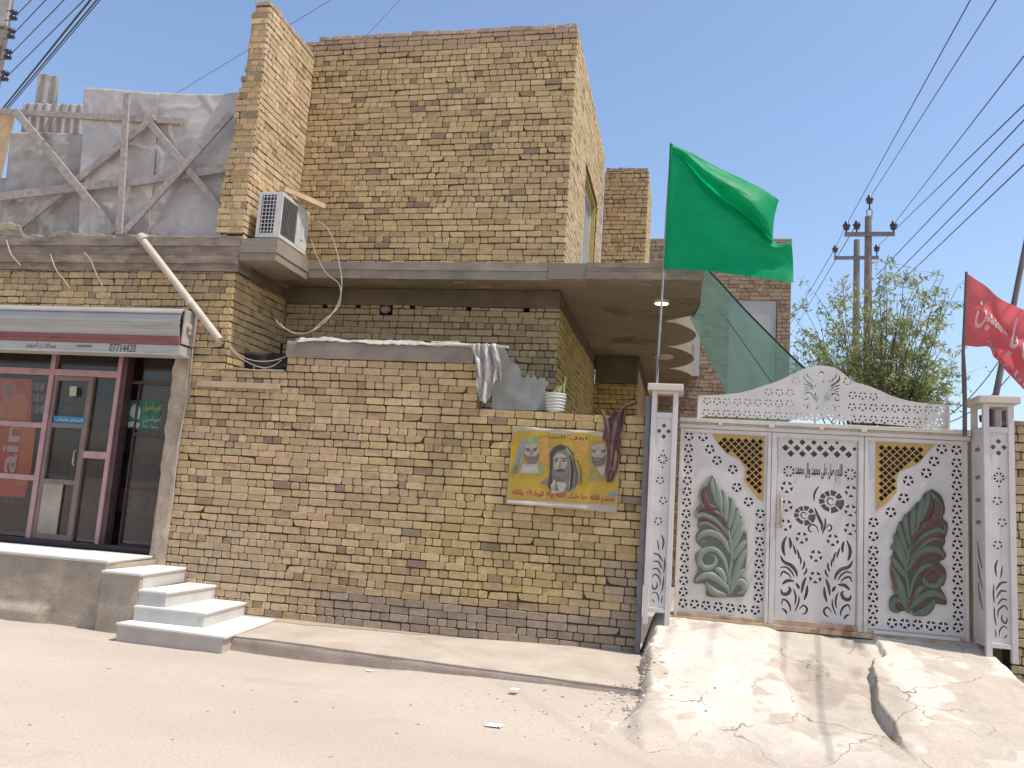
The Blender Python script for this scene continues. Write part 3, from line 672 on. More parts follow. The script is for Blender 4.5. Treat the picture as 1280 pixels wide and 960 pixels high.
for i in range(3):
    xb, xf, yf = xr_[i]; z = zs[i]; lo = prevz[i] if i else .53-.02
    t = MB(); xl = -6.16 if i == 0 else (-5.70)
    t.prism([(xl, yf-.012, z-.03), (xf+.012, yf-.012, z-.03), (xb+.012, 9.095, z-.03), (xl, 9.095, z-.03)], (0, 0, .03)); t.build('tread', M['marble'], stp)
    rr = MB(); rr.prism([(xl, yf+.004, 0), (xf, yf+.004, 0), (xb, 9.094, 0), (xl, 9.094, 0)], (0, 0, .02))
    rr = MB(); lo2 = {0: .53, 1: .367, 2: .21}[i]-.002
    if i == 0: yf = 8.192; xf -= .004
    rr.prism([(xl+.004, yf, lo2), (xf, yf, lo2), (xb, 9.094, lo2), (xl+.004, 9.094, lo2)], (0, 0, z-.0305-lo2)); rr.build('riser', M['riser'], stp)
# lower front cladding of the upper steps (two slabs with a joint)
rr = MB(); rr.prism([(-5.70, 8.142, .205), (-5.35, 8.136, .205), (-5.35, 8.6, .205), (-5.70, 8.6, .205)], (0, 0, .16)); rr.build('riser', M['riser'], stp)
t = MB(); t.prism([(-5.735, 7.895, .18), (-4.412, 7.785, .18), (-4.545, 9.09, .18), (-5.70, 9.09, .18)], (0, 0, .03)); t.build('tread', M['marble'], stp)
rr = MB(); rr.prism([(-5.73, 7.915, -.1), (-4.44, 7.805, -.1), (-4.565, 9.08, -.1), (-5.69, 9.08, -.1)], (0, 0, .2795)); rr.build('riser', mat('veined_beige_marble', (.46, .395, .345), .5, .14, 3, .05, 20, stain=(.40, .32, .26), sscale=3, sthr=.58), stp)
q = MB()
for (xl, yl, xf, yf, xb, z) in [(-6.16, 8.123, -5.676, 8.123, -5.756, .70), (-5.70, 8.148, -5.355, 8.148, -5.336, .53), (-5.70, 8.106, -4.851, 8.106, -4.93, .367)]:
    q.beam((xl, yl-.002, z-.022), (xf, yf-.002, z-.022), .003, .010, (0, 0, 1), 0); q.beam((xf+.002, yf, z-.022), (xb+.002, 9.09, z-.022), .003, .010, (0, 0, 1), 0)
q.beam((-5.735, 7.893, .188), (-4.412, 7.783, .188), .003, .010, (0, 0, 1), 0); q.beam((-4.41, 7.785, .188), (-4.543, 9.09, .188), .003, .010, (0, 0, 1), 0)
q.beam((-11.2, 8.218, .777), (-6.148, 8.183, .777), .003, .012, (0, 0, 1), 0); q.beam((-6.146, 8.185, .777), (-6.221, 9.09, .777), .003, .012, (0, 0, 1), 0)
q.build('nosing', M['edge'], stp)
# ================================================================ two-storey brick house
YU = 10.48
bh = thing('brick_house', 'two-storey yellow brick house with a concrete canopy, standing behind the yard wall', 'house', (-3.4, 10.6, 0))
ZREF = 4.775
def stain_up(p_, c, rnd):
    f = sst(7.95, 8.2, p_.z+.12*mnoise.noise(Vector((p_.x*1.6, 0, p_.z))))*.75
    f2 = sst(.15, .40, mnoise.noise(Vector((p_.x*.9, 4, p_.z*.9))))*.30
    c = Vector(c); c = c*(1-f)+Vector((.36, .25, .165))*rnd.uniform(.85, 1.12)*f; c = c*(1-f2)+Vector((.36, .25, .145))*f2
    return tuple(c)
def shade_low(p_, c, rnd):  # paints in canopy shade: bricks darken upwards, plus random dark ones
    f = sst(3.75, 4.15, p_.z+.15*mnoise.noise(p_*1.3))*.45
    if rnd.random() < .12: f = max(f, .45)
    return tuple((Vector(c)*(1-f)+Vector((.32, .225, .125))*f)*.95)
vents = [(-5.02, -4.95, 4.213, 4.30), (-4.52, -4.45, 4.213, 4.30), (-4.16, -3.98, 4.16, 4.30), (-3.73, -3.66, 4.213, 4.30), (-2.93, -2.86, 4.213, 4.30), (-2.14, -2.06, 4.213, 4.30)]
zl = .222
bricks((0, YU, 0), (1, 0, 0), NF, -5.56, -1.65, zl, 4.30, 31, holes=vents, stain=shade_low, mortar=(.12, .085, .05)).build('lower_wall', M['brick'], bh, tint=True)
q = MB(); rnd = random.Random(6)
bm = bmesh.new(); bmesh.ops.create_icosphere(bm, subdivisions=2, radius=1)
for v in bm.verts: v.co = Vector((-4.07, 10.47, 4.235))+Vector((v.co.x*.075, v.co.y*.06, v.co.z*.055))*(1+.25*mnoise.noise(v.co*2))
q.bm(bm, (.27, .21, .16)); q.build('plugged_stone', M['rubble'], bh, tint=True)
bricks((-1.65, 0, 0), (0, 1, 0), (1, 0, 0), YU+.024, 15.16, zl, 4.30, 32, pal=[(.48, .35, .135), (.46, .33, .13), (.50, .37, .155), (.44, .315, .12)]).build('carport_side_wall', M['brick'], bh, tint=True)
bricks((0, 15.1, 0), (1, 0, 0), NF, -1.74, -.84, zl, 4.02, 33, pal=[(.50, .36, .13), (.48, .34, .12), (.52, .375, .145)]).build('carport_back_wall', M['brick'], bh, tint=True)
bricks((-.84, 0, 0), (0, 1, 0), (1, 0, 0), 15.124, 19, zl, 4.30, 34).build('carport_far_wall', M['brick'], bh, tint=True)
q = MB(); q.box(-5.5, -1.9, YU+.30, YU+.36, .3, 4.5); q.box(-1.95, -1.89, YU+.37, 15.3, .3, 4.5); q.build('dark_backing', M['dark'], bh)  # black boxes added so the vents look into darkness
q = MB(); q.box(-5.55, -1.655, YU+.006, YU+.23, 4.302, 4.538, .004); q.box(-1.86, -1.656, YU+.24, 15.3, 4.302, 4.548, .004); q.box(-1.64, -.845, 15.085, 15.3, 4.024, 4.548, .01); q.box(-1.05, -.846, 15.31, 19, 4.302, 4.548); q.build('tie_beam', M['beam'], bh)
# canopy slab in front of the upper storey
q = MB(); x0, x1_ = -5.033, -1.265
for (z0, z1, d) in [(4.542, 4.655, .008), (4.657, 4.765, -.004)]:
    q.grid(lambda u, v, z0=z0, z1=z1, d=d: Vector((x0+(x1_-x0)*u, 9.975+d-.005*mnoise.noise(Vector((u*25, z0*5, v))), z0+(z1-z0)*v+.004*mnoise.noise(Vector((u*14, z0, 6))))), 90, 3)
    q.box(x0, x1_, 9.975+d+.008, 10.30, z0, z1, .003)
q.build('canopy_fascia', M['concrete'], bh)
q = MB(); q.box(-5.56, -1.75, 9.995, 10.75, 4.546, 4.76); q.build('canopy_slab', M['soffit'], bh)
# carport slab: its free edge is cut in big scallops
pts = [(-1.74, 9.955), (.165, 9.955), (.165, 11.2), (.11, 11.75)]
def scal(ya, yb):
    o = [(-.33, ya)]
    for i in range(1, 16): t = i/16; o.append((-.33+.48*(math.sin(t*PI))**.62, ya+(yb-ya)*t))
    return o
pts += scal(12.2, 14.14)+scal(14.14, 16.35)+scal(16.35, 18.4)+[(-.33, 18.4), (-1.74, 18.4)]
q = MB(); q.prism([(x, y, 4.552) for x, y in pts], (0, 0, .205)); q.build('carport_slab', M['soffit'], bh)
q = MB()
for (z0, z1, d) in [(4.555, 4.645, .0), (4.647, 4.70, .012), (4.702, 4.765, .004)]:
    q.grid(lambda u, v, z0=z0, z1=z1, d=d: Vector((-1.262+1.44*u, 9.94+d-.005*mnoise.noise(Vector((u*14, z0*5, v))), z0+(z1-z0)*v)), 50, 3); q.box(-1.262, .178, 9.945+d, 9.954, z0, z1)
q.build('carport_fascia', M['band'], bh)
for (x, dy) in ((-3.03, .1), (-2.74, .33), (-.62, .08)): q = MB(); q.box(x, x+.16, 10.0+dy, 10.05+dy, 4.535, 4.55, .004); q.build('formwork_block', M['plaster'], bh)
M['lamp'] = bpy.data.materials.new('lamp_diffuser'); M['lamp'].use_nodes = True
bb = M['lamp'].node_tree.nodes['Principled BSDF']; bb.inputs['Base Color'].default_value = (.8, .8, .8, 1); bb.inputs['Emission Color'].default_value = (1, .98, .94, 1); bb.inputs['Emission Strength'].default_value = 1.6
for (x, y, rad) in [(-.347, 10.97, .095), (-.40, 15.0, .16)]:
    q = MB(); q.lathe((x, y, 4.50), [(rad*1.12, .052), (rad*1.12, .02), (rad, .012)], 24); l_ = q.build('ceiling_lamp', M['white_paint'], bh)
    q = MB(); q.lathe((x, y, 4.505), [(rad*.96, .004), (rad*.96, .0)], 24); q.build('diffuser', M['lamp'] if rad < .1 else M['white_paint'], l_)
# upper storey
bricks((0, YU, 0), (1, 0, 0), NF, -5.72, -1.63, ZREF, 8.30, 35, stain=stain_up, zref=ZREF, scale=.9625).build('upper_wall', M['brick'], bh, tint=True)
ru = MB(); rnd = random.Random(8); x = -5.5
while x < -1.66:
    wd = rnd.choice([.11, .22, .23]); wd = min(wd, -1.64-x); hh = rnd.uniform(.05, .078)
    ru.box(x, x+wd-.012, YU-.004+rnd.uniform(0, .02), YU+.2, 8.305, 8.31+hh, .010, tuple(Vector((.36, .28, .21))*rnd.uniform(.8, 1.15))); x += wd
ru.build('parapet_course', M['rubble'], bh, tint=True)
WY0, WY1, WZ0, WZ1 = 12.15, 13.95, 5.05, 7.02
PAL_S = [(.49, .37, .215), (.52, .395, .24), (.47, .35, .20)]
bricks((-1.63, 0, 0), (0, 1, 0), (1, 0, 0), YU+.024, 14.78, ZREF, 8.30, 36, holes=[(WY0, WY1, WZ0, WZ1)], pal=PAL_S, zref=ZREF, scale=.9625).build('upper_side_wall', M['brick'], bh, tint=True)
q = MB(); q.box(-1.83, -1.655, YU+.2, 14.7, 8.305, 8.37, .01); q.box(-5.3, -1.85, 10.7, 14.9, 8.0, 8.15); q.build('roof', M['concrete'], bh)  # lower roof slab added out of sight to block light
q = MB(); q.box(-1.84, -1.66, WY1-.045, WY1-.001, WZ0, WZ1, .004); q.box(-1.84, -1.66, WY0+.001, WY1-.046, WZ1-.04, WZ1-.002, .004); q.build('window_reveal', mat('yellow_reveal_plaster', (.46, .36, .14), .9, .1, 4), bh)
q = MB(); q.box(-1.80, -1.74, WY0+.01, WY0+.08, WZ0, WZ1-.045); q.box(-1.80, -1.74, WY1-.12, WY1-.05, WZ0, WZ1-.045); q.box(-1.80, -1.74, WY0+.08, WY1-.12, WZ1-.11, WZ1-.046); q.box(-1.80, -1.74, 13.0, 13.06, WZ0, WZ1-.12); q.box(-1.80, -1.74, WY0+.08, WY1-.12, WZ0+.005, WZ0+.07)
wf = q.build('window', M['window_frame'], bh); q = MB(); q.box(-1.775, -1.765, WY0+.08, WY1-.12, WZ0+.07, WZ1-.12); q.build('pane', M['glassy'], wf)
# stair block behind
PAL_B = [(.44, .305, .165), (.46, .325, .18), (.41, .285, .155)]
bricks((0, 14.8, 0), (1, 0, 0), NF, -1.625, -.80, 4.77, 8.02, 37, pal=PAL_B, zref=ZREF, scale=.9625).build('stair_block_wall', M['brick'], bh, tint=True)
bricks((-.80, 0, 0), (0, 1, 0), (1, 0, 0), 14.824, 16.4, 4.77, 8.02, 38, pal=PAL_S, zref=ZREF, scale=.9625).build('stair_block_side', M['brick'], bh, tint=True)
q = MB(); rnd = random.Random(14); x = -1.6
while x < -.84:
    wd = min(rnd.choice([.11, .23]), -.81-x); q.box(x, x+wd-.01, 14.81, 15.0, 8.022, 8.03+rnd.uniform(.05, .09), .012, tuple(Vector((.30, .225, .17))*rnd.uniform(.8, 1.1))); x += wd
q.build('stair_block_coping', M['rubble'], bh, tint=True)
# wing wall standing forward to the street
for (xl, za, zb_, sd) in [(-5.925, 4.865, 6.0, 41), (-5.865, 6.0, 7.05, 42), (-5.79, 7.05, 7.95, 43)]:
    zb2 = za+round((zb_-za)/(CRS*.9625))*CRS*.9625
    bricks((0, 9.1, 0), (1, 0, 0), NF, xl, -5.53, za, zb2, sd, zref=za, scale=.9625, ragged=.055, oddp=.08, pal=PAL+[(.50, .33, .19)]).build('wing_wall', M['brick'], bh, tint=True)
q = MB(); q.box(-5.77, -5.545, 9.11, 10.45, 4.865, 7.92); q.build('wing_core', M['jamb'], bh)
bricks((-5.53, 0, 0), (0, 1, 0), (1, 0, 0), 9.124, 10.465, 4.80, 8.0, 44, zref=4.865, scale=.9625, pal=[(.52, .385, .24), (.50, .365, .22), (.54, .40, .25), (.48, .345, .205)], oddp=.03).build('wing_side', M['brick'], bh, tint=True)
q = MB(); y = 9.11; rnd = random.Random(15)
while y < 10.42:
    wd = min(rnd.choice([.12, .24]), 10.45-y); q.box(-5.76, -5.535, y, y+wd-.01, 8.003, 8.03+rnd.uniform(.03, .06), .01, tuple(Vector((.42, .32, .22))*rnd.uniform(.8, 1.1))); y += wd
q.build('wing_coping', M['rubble'], bh, tint=True)

# ================================================================ outdoor unit, planks, pipes
ac = thing('air_conditioner', 'dusty white outdoor air-conditioning unit sitting on the concrete ledge beside the wing wall', 'air conditioner', (-5.23, 9.6, 4.80))
AX0, AX1, AY0, AY1, AZ0, AZ1 = -5.41, -5.075, 9.18, 9.93, 4.835, 5.435
q = MB(); q.box(AX0, AX1-.012, AY0+.012, AY1, AZ0, AZ1, .012)
fw = .05
q.box(AX0, AX0+fw, AY0-.006, AY0+.02, AZ0, AZ1, .006); q.box(AX1-.095, AX1, AY0-.006, AY0+.02, AZ0, AZ1, .008); q.box(AX0+fw, AX1-.095, AY0-.006, AY0+.02, AZ1-.035, AZ1, .006); q.box(AX0+fw, AX1-.095, AY0-.006, AY0+.02, AZ0, AZ0+.06, .006)
q.box(AX1-.014, AX1, AY0+.02, AY1, AZ1-.05, AZ1, .004); q.box(AX1-.014, AX1, AY0+.02, AY1, AZ0, AZ0+.05, .004); q.box(AX1-.014, AX1+.002, AY0+.42, AY1, AZ0+.05, AZ1-.05, .004); q.box(AX1+.003, AX1+.012, AY1-.19, AY1-.13, AZ0+.16, AZ0+.42, .003)
q.build('casing', M['ac'], ac)
q = MB(); q.box(AX0+fw, AX1-.095, AY0+.004, AY0+.011, AZ0+.06, AZ1-.035); q.box(AX1-.018, AX1-.012, AY0+.02, AY0+.42, AZ0+.05, AZ1-.05); q.build('coil', M['dark'], ac)
q = MB()
for i in range(4): x = AX0+fw+.02+i*.047; q.box(x-.004, x+.004, AY0-.008, AY0+.001, AZ0+.06, AZ1-.035)
for i in range(10): z = AZ0+.085+i*.05; q.box(AX0+fw, AX1-.095, AY0-.010, AY0-.002, z-.004, z+.004)
q.build('grille', M['ac'], ac)
q = MB()
for i in range(9): y = AY0+.05+i*.042; q.box(AX1-.013, AX1-.001, y-.007, y+.007, AZ0+.05, AZ1-.05)
q.build('fins', M['fins'], ac)
for y in (AY0+.10, AY1-.12): q = MB(); q.box(AX0+.02, AX1-.02, y-.03, y+.03, 4.792, AZ0-.001, .004); q.build('foot', M['dark'], ac)
pl = MB(); pl.beam((-5.50, 9.56, 5.475), (-5.06, 9.52, 5.475), .17, .05, (0, 0, 1), .005); tag(pl.build('wooden_plank', M['new_wood']), 'short pale plank lying crosswise on top of the outdoor air-conditioning unit', 'plank')
pl = MB(); pl.beam((-5.20, 9.35, 5.545), (-4.90, 9.92, 5.52), .12, .075, (0, 0, 1), .005); tag(pl.build('wooden_plank', M['new_wood']), 'thick pale timber block jutting out over the right edge of the outdoor unit', 'plank')

dp = thing('drain_pipe', 'slanting cream plastic drain pipe from the shop roof across the brick corner', 'pipe', (-6.9, 8.98, 4.8))
q = MB(); q.tube([at(176, 297, 8.97), at(275, 425, 8.97)], .047, 16); q.build('pipe', M['pvc'], dp)
q = MB(); A = at(178, 296, 8.97); q.tube([A+Vector((-.06, .25, .03)), A+Vector((-.06, .06, .02)), A+Vector((-.03, .01, .0)), A+Vector((.04, 0, -.05))], .056, 16); q.build('elbow', M['pvc'], dp); q = MB(); q.tube([at(236, 376, 8.97), at(240, 381, 8.97)], .054, 16); q.build('coupling', M['pvc'], dp)

tr = MB(); A = at(245, 492, 9.07); tr.box(A.x, -4.79, 9.045, 9.088, 2.885, 2.955, .006)
tag(tr.build('cable_trunking', mat('yellowish_trunking', (.44, .34, .20), .6, .08, 4)), 'long pale yellow cable trunking fixed flat on the wall below the notch', 'trunking')
cc = MB(); pts = [at(238, 392, 9.07), at(237, 440, 9.07), at(234, 497, 9.07), at(222, 560, 9.06), at(214, 640, 9.06)]
cc.tube(pts, .012, 6); cc.tube([p+Vector((.03, 0, .0))+Vector((.01*math.sin(i*2), 0, 0)) for i, p in enumerate(pts[:3])], .010, 6); tag(cc.build('cable', M['cable_pale']), 'pale cable running down beside the shop plaster jamb', 'cable', 'cables on the house fronts')

# ================================================================ corrugated screen on the shop roof
ss = thing('metal_screen', 'patchwork sheet-metal screen braced with crossed grey timbers on the shop roof', 'screen', (-7.5, 9.4, 4.85))
YW = 9.40
def sheet(name, poly, Y, m, corr=0, wr=.02, th=.004, sd=0, nu=110, nv=80):
    """quad given TL TR BR BL in px"""
    P4 = [at(px, py, Y) for px, py in poly]
    def fn(u, v):
        a = P4[3]*(1-u)+P4[2]*u; b = P4[0]*(1-u)+P4[1]*u; p = a*(1-v)+b*v
        y = p.y
        if corr: y += .016*math.sin(u*corr*2*PI)
        p = p.copy(); y += wr*mnoise.noise(Vector((p.x*1.3, p.z*1.3, sd)))-wr*.9*(1-min(1, 5*abs(mnoise.noise(Vector((p.x*1.5+p.z*.7, p.z*1.3, sd+3))))))*.35-wr*.22*(1-min(1, 4*abs(mnoise.noise(Vector((p.x*3.6-p.z*1.2, p.z*3.1, sd+8))))))
        return Vector((p.x, y, p.z))
    q = MB(); q.grid(fn, nu, nv, smooth=True); o = q.build(name, m, ss); solidify(o, th); return o
sheet('metal_sheet', [(105, 109), (199, 117), (186, 299), (99, 299)], YW, M['zinc'], wr=.028, sd=1)
sheet('metal_sheet', [(196, 117), (300, 117), (292, 298), (184, 299)], YW+.03, M['zinc'], wr=.055, sd=2)
sheet('metal_sheet', [(14, 165), (112, 168), (108, 299), (0, 299)], YW+.05, M['zinc_dull'], wr=.03, sd=4)
sheet('metal_sheet', [(30, 129), (104, 131), (98, 230), (20, 230)], YW+.09, M['zinc_dull'], corr=7, wr=.01, sd=5)
sheet('metal_sheet', [(48, 91), (75, 96), (70, 140), (42, 138)], YW+.14, M['zinc_dull'], corr=2, wr=.0, sd=6)
sheet('metal_sheet', [(-60, 130), (20, 142), (-2, 240), (-70, 240)], YW+.12, M['new_wood'], wr=.0, sd=7)
sheet('metal_sheet', [(-90, 225), (18, 222), (4, 299), (-100, 299)], YW+.10, M['zinc_dull'], wr=.05, sd=8)
def plank(a, b, w, dy, m='old_wood'):
    q = MB(); q.beam(at(*a, YW-.05-dy), at(*b, YW-.05-dy), w, .035, (0, -1, 0), .003); q.build('plank', M[m], ss)
for i_, (a_, b_p, w_) in enumerate([((-40, 137), (227, 152), .085), ((18, 289), (193, 147), .10), ((148, 231), (300, 208), .11), ((189, 156), (277, 262), .085), ((146, 284), (160, 232), .07), ((-30, 250), (150, 228), .115), ((159, 118), (149, 293), .085), ((156, 290), (289, 142), .10), ((19, 139), (144, 290), .105)]):
    plank(a_, b_p, w_, [0, .037, .037, .074, .111, .074, .148, .111, .111][i_])
rg = MB(); rnd = random.Random(21)
rg.grid(lambda u, v: at(-12+u*36, 281+v*15, 9.12)+Vector((0, .10*v+.05*mnoise.noise(Vector((u*4, v*3, 1))), .02*math.sin(u*PI)*(1-v)+.05*mnoise.noise(Vector((u*5, v*5, 3))))), 24, 14)
o = rg.build('rag', M['pvc']); solidify(o, .01); tag(o, 'crumpled pale rag left on the shop roof edge at the far left', 'rag')

# ================================================================ things on the yard wall
ps_ = thing('plastic_sheet', 'crumpled clear plastic sheet draped over the concrete beam and hanging off its right end', 'plastic sheet', (-2.5, 9.1, 3.5))
q = MB()
def strip(u, v):
    x = -4.62+u*2.42; f = mnoise.noise(Vector((x*3.2, v*2, 1)))
    z = 3.515-.02*(u)+.03*f+.012*mnoise.noise(Vector((x*14, v*4, 2)))+.03*math.sin(v*PI); y = 9.045+.20*v+.035*mnoise.noise(Vector((x*5, v*3, 6)))
    if v < .35: z -= .02+.035*max(0, mnoise.noise(Vector((x*4, 9, 1))))
    return Vector((x, y, z))
q.grid(strip, 150, 10); o = q.build('top_fold', M['plastic'], ps_); solidify(o, .004)
q = MB()
def hang(u, v):
    x = at(586, 450, 9.03).x+u*.34+.07*v; A = 3.51-v*(.42+.26*sst(.9, .1, abs(u-.38)*2)+.10*mnoise.noise(Vector((u*7, 2, 2))))
    x += .06*math.sin(v*2.0)*(1-u)
    x += .035*mnoise.noise(Vector((u*4, v*2.5, 8))); y = 9.015+.03*math.sin(u*19+v*3.2+2*mnoise.noise(Vector((u*3, v*2, 1))))*(.5+v*.3)+.07*mnoise.noise(Vector((u*7, v*2.2, 4)))+.025*mnoise.noise(Vector((u*17, v*6, 4)))
    return Vector((x, y, A+.02*mnoise.noise(Vector((u*11, v*5, 7)))))
q.grid(hang, 70, 40); o = q.build('hanging_end', M['plastic'], ps_); solidify(o, .004)
q = MB(); q.tube([at(560, 431, 9.08), at(636, 434, 9.02)], .014, 8); tag(q.build('thin_rod', M['pvc']), 'thin pale rod sticking out from under the plastic sheet', 'rod')
sp = [(616, 437), (628, 433), (634, 441), (637, 452), (645, 454), (651, 463), (651, 471), (656, 473), (660, 467), (663, 473), (668, 468), (671, 475), (679, 472), (686, 479), (681, 486), (684, 494), (680, 503), (692, 513), (615, 513)]
q = MB(); q.prism([at(px, py, 9.22) for px, py in sp], (0, .006, 0)); so = q.build('torn_sheet', mat('greenish_grey_sheet', (.27, .265, .235), .6, .22, 5, .3, 9, metal=.15, stain=(.36, .345, .31), sscale=5, sthr=.6))
tag(so, 'torn grey metal sheet with a jagged edge on the yard wall, beside the plant pot', 'metal sheet')
pt = thing('plant_pot', 'ribbed white plant pot with a scrawny yellow-green succulent on the yard wall', 'plant pot', at(693, 511, 9.2))
c0 = at(693.5, 511, 9.2); c0.z = zt1+.004
q = MB(); pr = [(.085, .0)]
for i in range(5): z = .02+i*.036; pr += [(.092+.004*i, z), (.111+.004*i, z+.008), (.111+.004*i, z+.022), (.092+.004*i, z+.03)]
pr += [(.120, .205), (.123, .22), (.112, .22), (.108, .19)]
q.lathe(c0, pr, 26); q.build('pot', M['pot'], pt)
q = MB(); q.lathe(c0, [(.108, .19), (.107, .196)], 20); q.build('soil', M['soil'], pt)
q = MB(); rnd = random.Random(31)
for i in range(15):
    a_ = rnd.uniform(0, 2*PI); r0 = rnd.uniform(0, .07); b0 = c0+Vector((r0*math.cos(a_), r0*math.sin(a_), .19)); hgt = rnd.uniform(.05, .14) if i else .24
    dx, dy = rnd.uniform(-.05, .05), rnd.uniform(-.03, .03)
    if i == 0: b0 = c0+Vector((.085, 0, .19)); dx = .02
    q.tube([b0, b0+Vector((dx*.3, dy*.3, hgt*.5)), b0+Vector((dx, dy, hgt))], [.013, .012, .004], 6)
q.build('succulent', M['succulent'], pt)
# brown cloth knotted over the wall
ct = MB()
path = [at(796, 503, 9.16), at(785, 507, 9.05), at(775, 513, 9.02), at(768, 527, 9.03), at(766, 545, 9.035), at(765, 565, 9.04), at(764, 585, 9.045), at(761, 603, 9.05)]
wd = [.02, .03, .05, .10, .10, .085, .08, .03]
def cl(u, v):
    t = v*(len(path)-1); i = min(int(t), len(path)-2); f = t-i; p = path[i].lerp(path[i+1], f); w_ = wd[i]*(1-f)+wd[i+1]*f
    d = Vector((1, 0, 0)) if i > 1 else Vector((.3, 0, .9))
    return p+d*(u-.5)*2*w_*(1+.25*mnoise.noise(Vector((v*6, u, 3))))+Vector((0, -.028*math.cos(u*3.3*PI+v*3)-.03*mnoise.noise(Vector((u*4, v*7, 5))), .012*mnoise.noise(Vector((u*6, v*9, 1)))))
ct.grid(cl, 34, 90); o = ct.build('brown_cloth', M['cloth']); solidify(o, .006); tag(o, 'twisted brown and maroon cloth hanging over the yard wall onto the banner corner', 'cloth')
ct = MB(); ct.tube([at(752, 512, 9.09), at(757, 523, 9.02), at(760, 540, 9.03), at(762, 560, 9.04)], [.012, .025, .03, .012], 8); ct.build('loose_end', M['cloth'], o)
# black panel added behind the notch, filling its opening
q = MB(); q.grid(lambda u, v: Vector((-5.50+u*.75, 9.42+.04*mnoise.noise(Vector((u*4, v*4, 1))), 2.9+v*.49+.03*mnoise.noise(Vector((u*5, 3, 1))))), 20, 14); o = q.build('black_panel', M['dark']); solidify(o, .006); tag(o, 'black panel added behind the notch of the wall under the loose wires', 'plastic sheet')

# ================================================================ banner
def bq(zx, zy_, d=0.0): return at(630+zx/7.39, 520+zy_/7.39, 9.068-d)
bn = thing('banner', 'yellow printed cloth banner with three bearded portraits and red writing on the yard wall', 'banner', at(704, 590, 9.07))
MY = mat('banner_yellow', (.43, .275, .03), .55, .12, 3, stain=(.42, .22, .05), sscale=2.6, sthr=.55); MBE = mat('banner_border', (.44, .36, .27), .6, .12, 5)
c4 = [at(641, 533, 9.07), at(775.5, 541.5, 9.07), at(771, 641, 9.07), at(632.5, 630, 9.07)]
q = MB()
def bf(u, v):
    p = (c4[3]*(1-u)+c4[2]*u)*(1-v)+(c4[0]*(1-u)+c4[1]*u)*v
    return Vector((p.x, 9.070-.014*sst(.93, 1, v)*(1+math.sin(u*17))-.02*sst(.07, 0, v)*(1+.5*math.sin(u*9))-.006*math.sin(u*PI), p.z+.004*math.sin(u*12)*v))
q.grid(bf, 50, 30); o = q.build('cloth', MBE, bn); solidify(o, .003, 1)
def bp(name, poly, m, d):
    q = MB(); pts = [bq(x, y, d) for x, y in poly]; q.prism(pts, (0, .0016, 0)); return q.build(name, m, bn)
bp('yellow_field', [(75, 170), (150, 135), (900, 165), (1060, 205), (1040, 820), (700, 800), (35, 760)], MY, .010)
col = lambda n, c: mat(n, c, .6, .18, 30)
K1, K2, K3 = col('print_dark', (.06, .05, .042)), col('print_grey', (.19, .16, .13)), col('print_face', (.34, .285, .22)); K4, K5 = col('print_bluish', (.20, .25, .24)), col('print_green', (.24, .27, .10)); K6 = col('print_robe', (.38, .35, .28)); K7 = col('print_olive', (.30, .23, .07)); K8 = col('print_beard', (.15, .12, .10)); KR = col('print_red', (.38, .05, .085)); KO = col('print_orange', (.43, .235, .05))
bp('orange_field', [(330, 190), (440, 190), (440, 420), (350, 470), (300, 330)], KO, .0125)
bp('orange_field', [(640, 190), (800, 200), (800, 330), (660, 380)], KO, .0125)
def portrait(cx, cy, w, h, parts):
    for nm, poly, m, d in parts: bp(nm, poly, m, d)
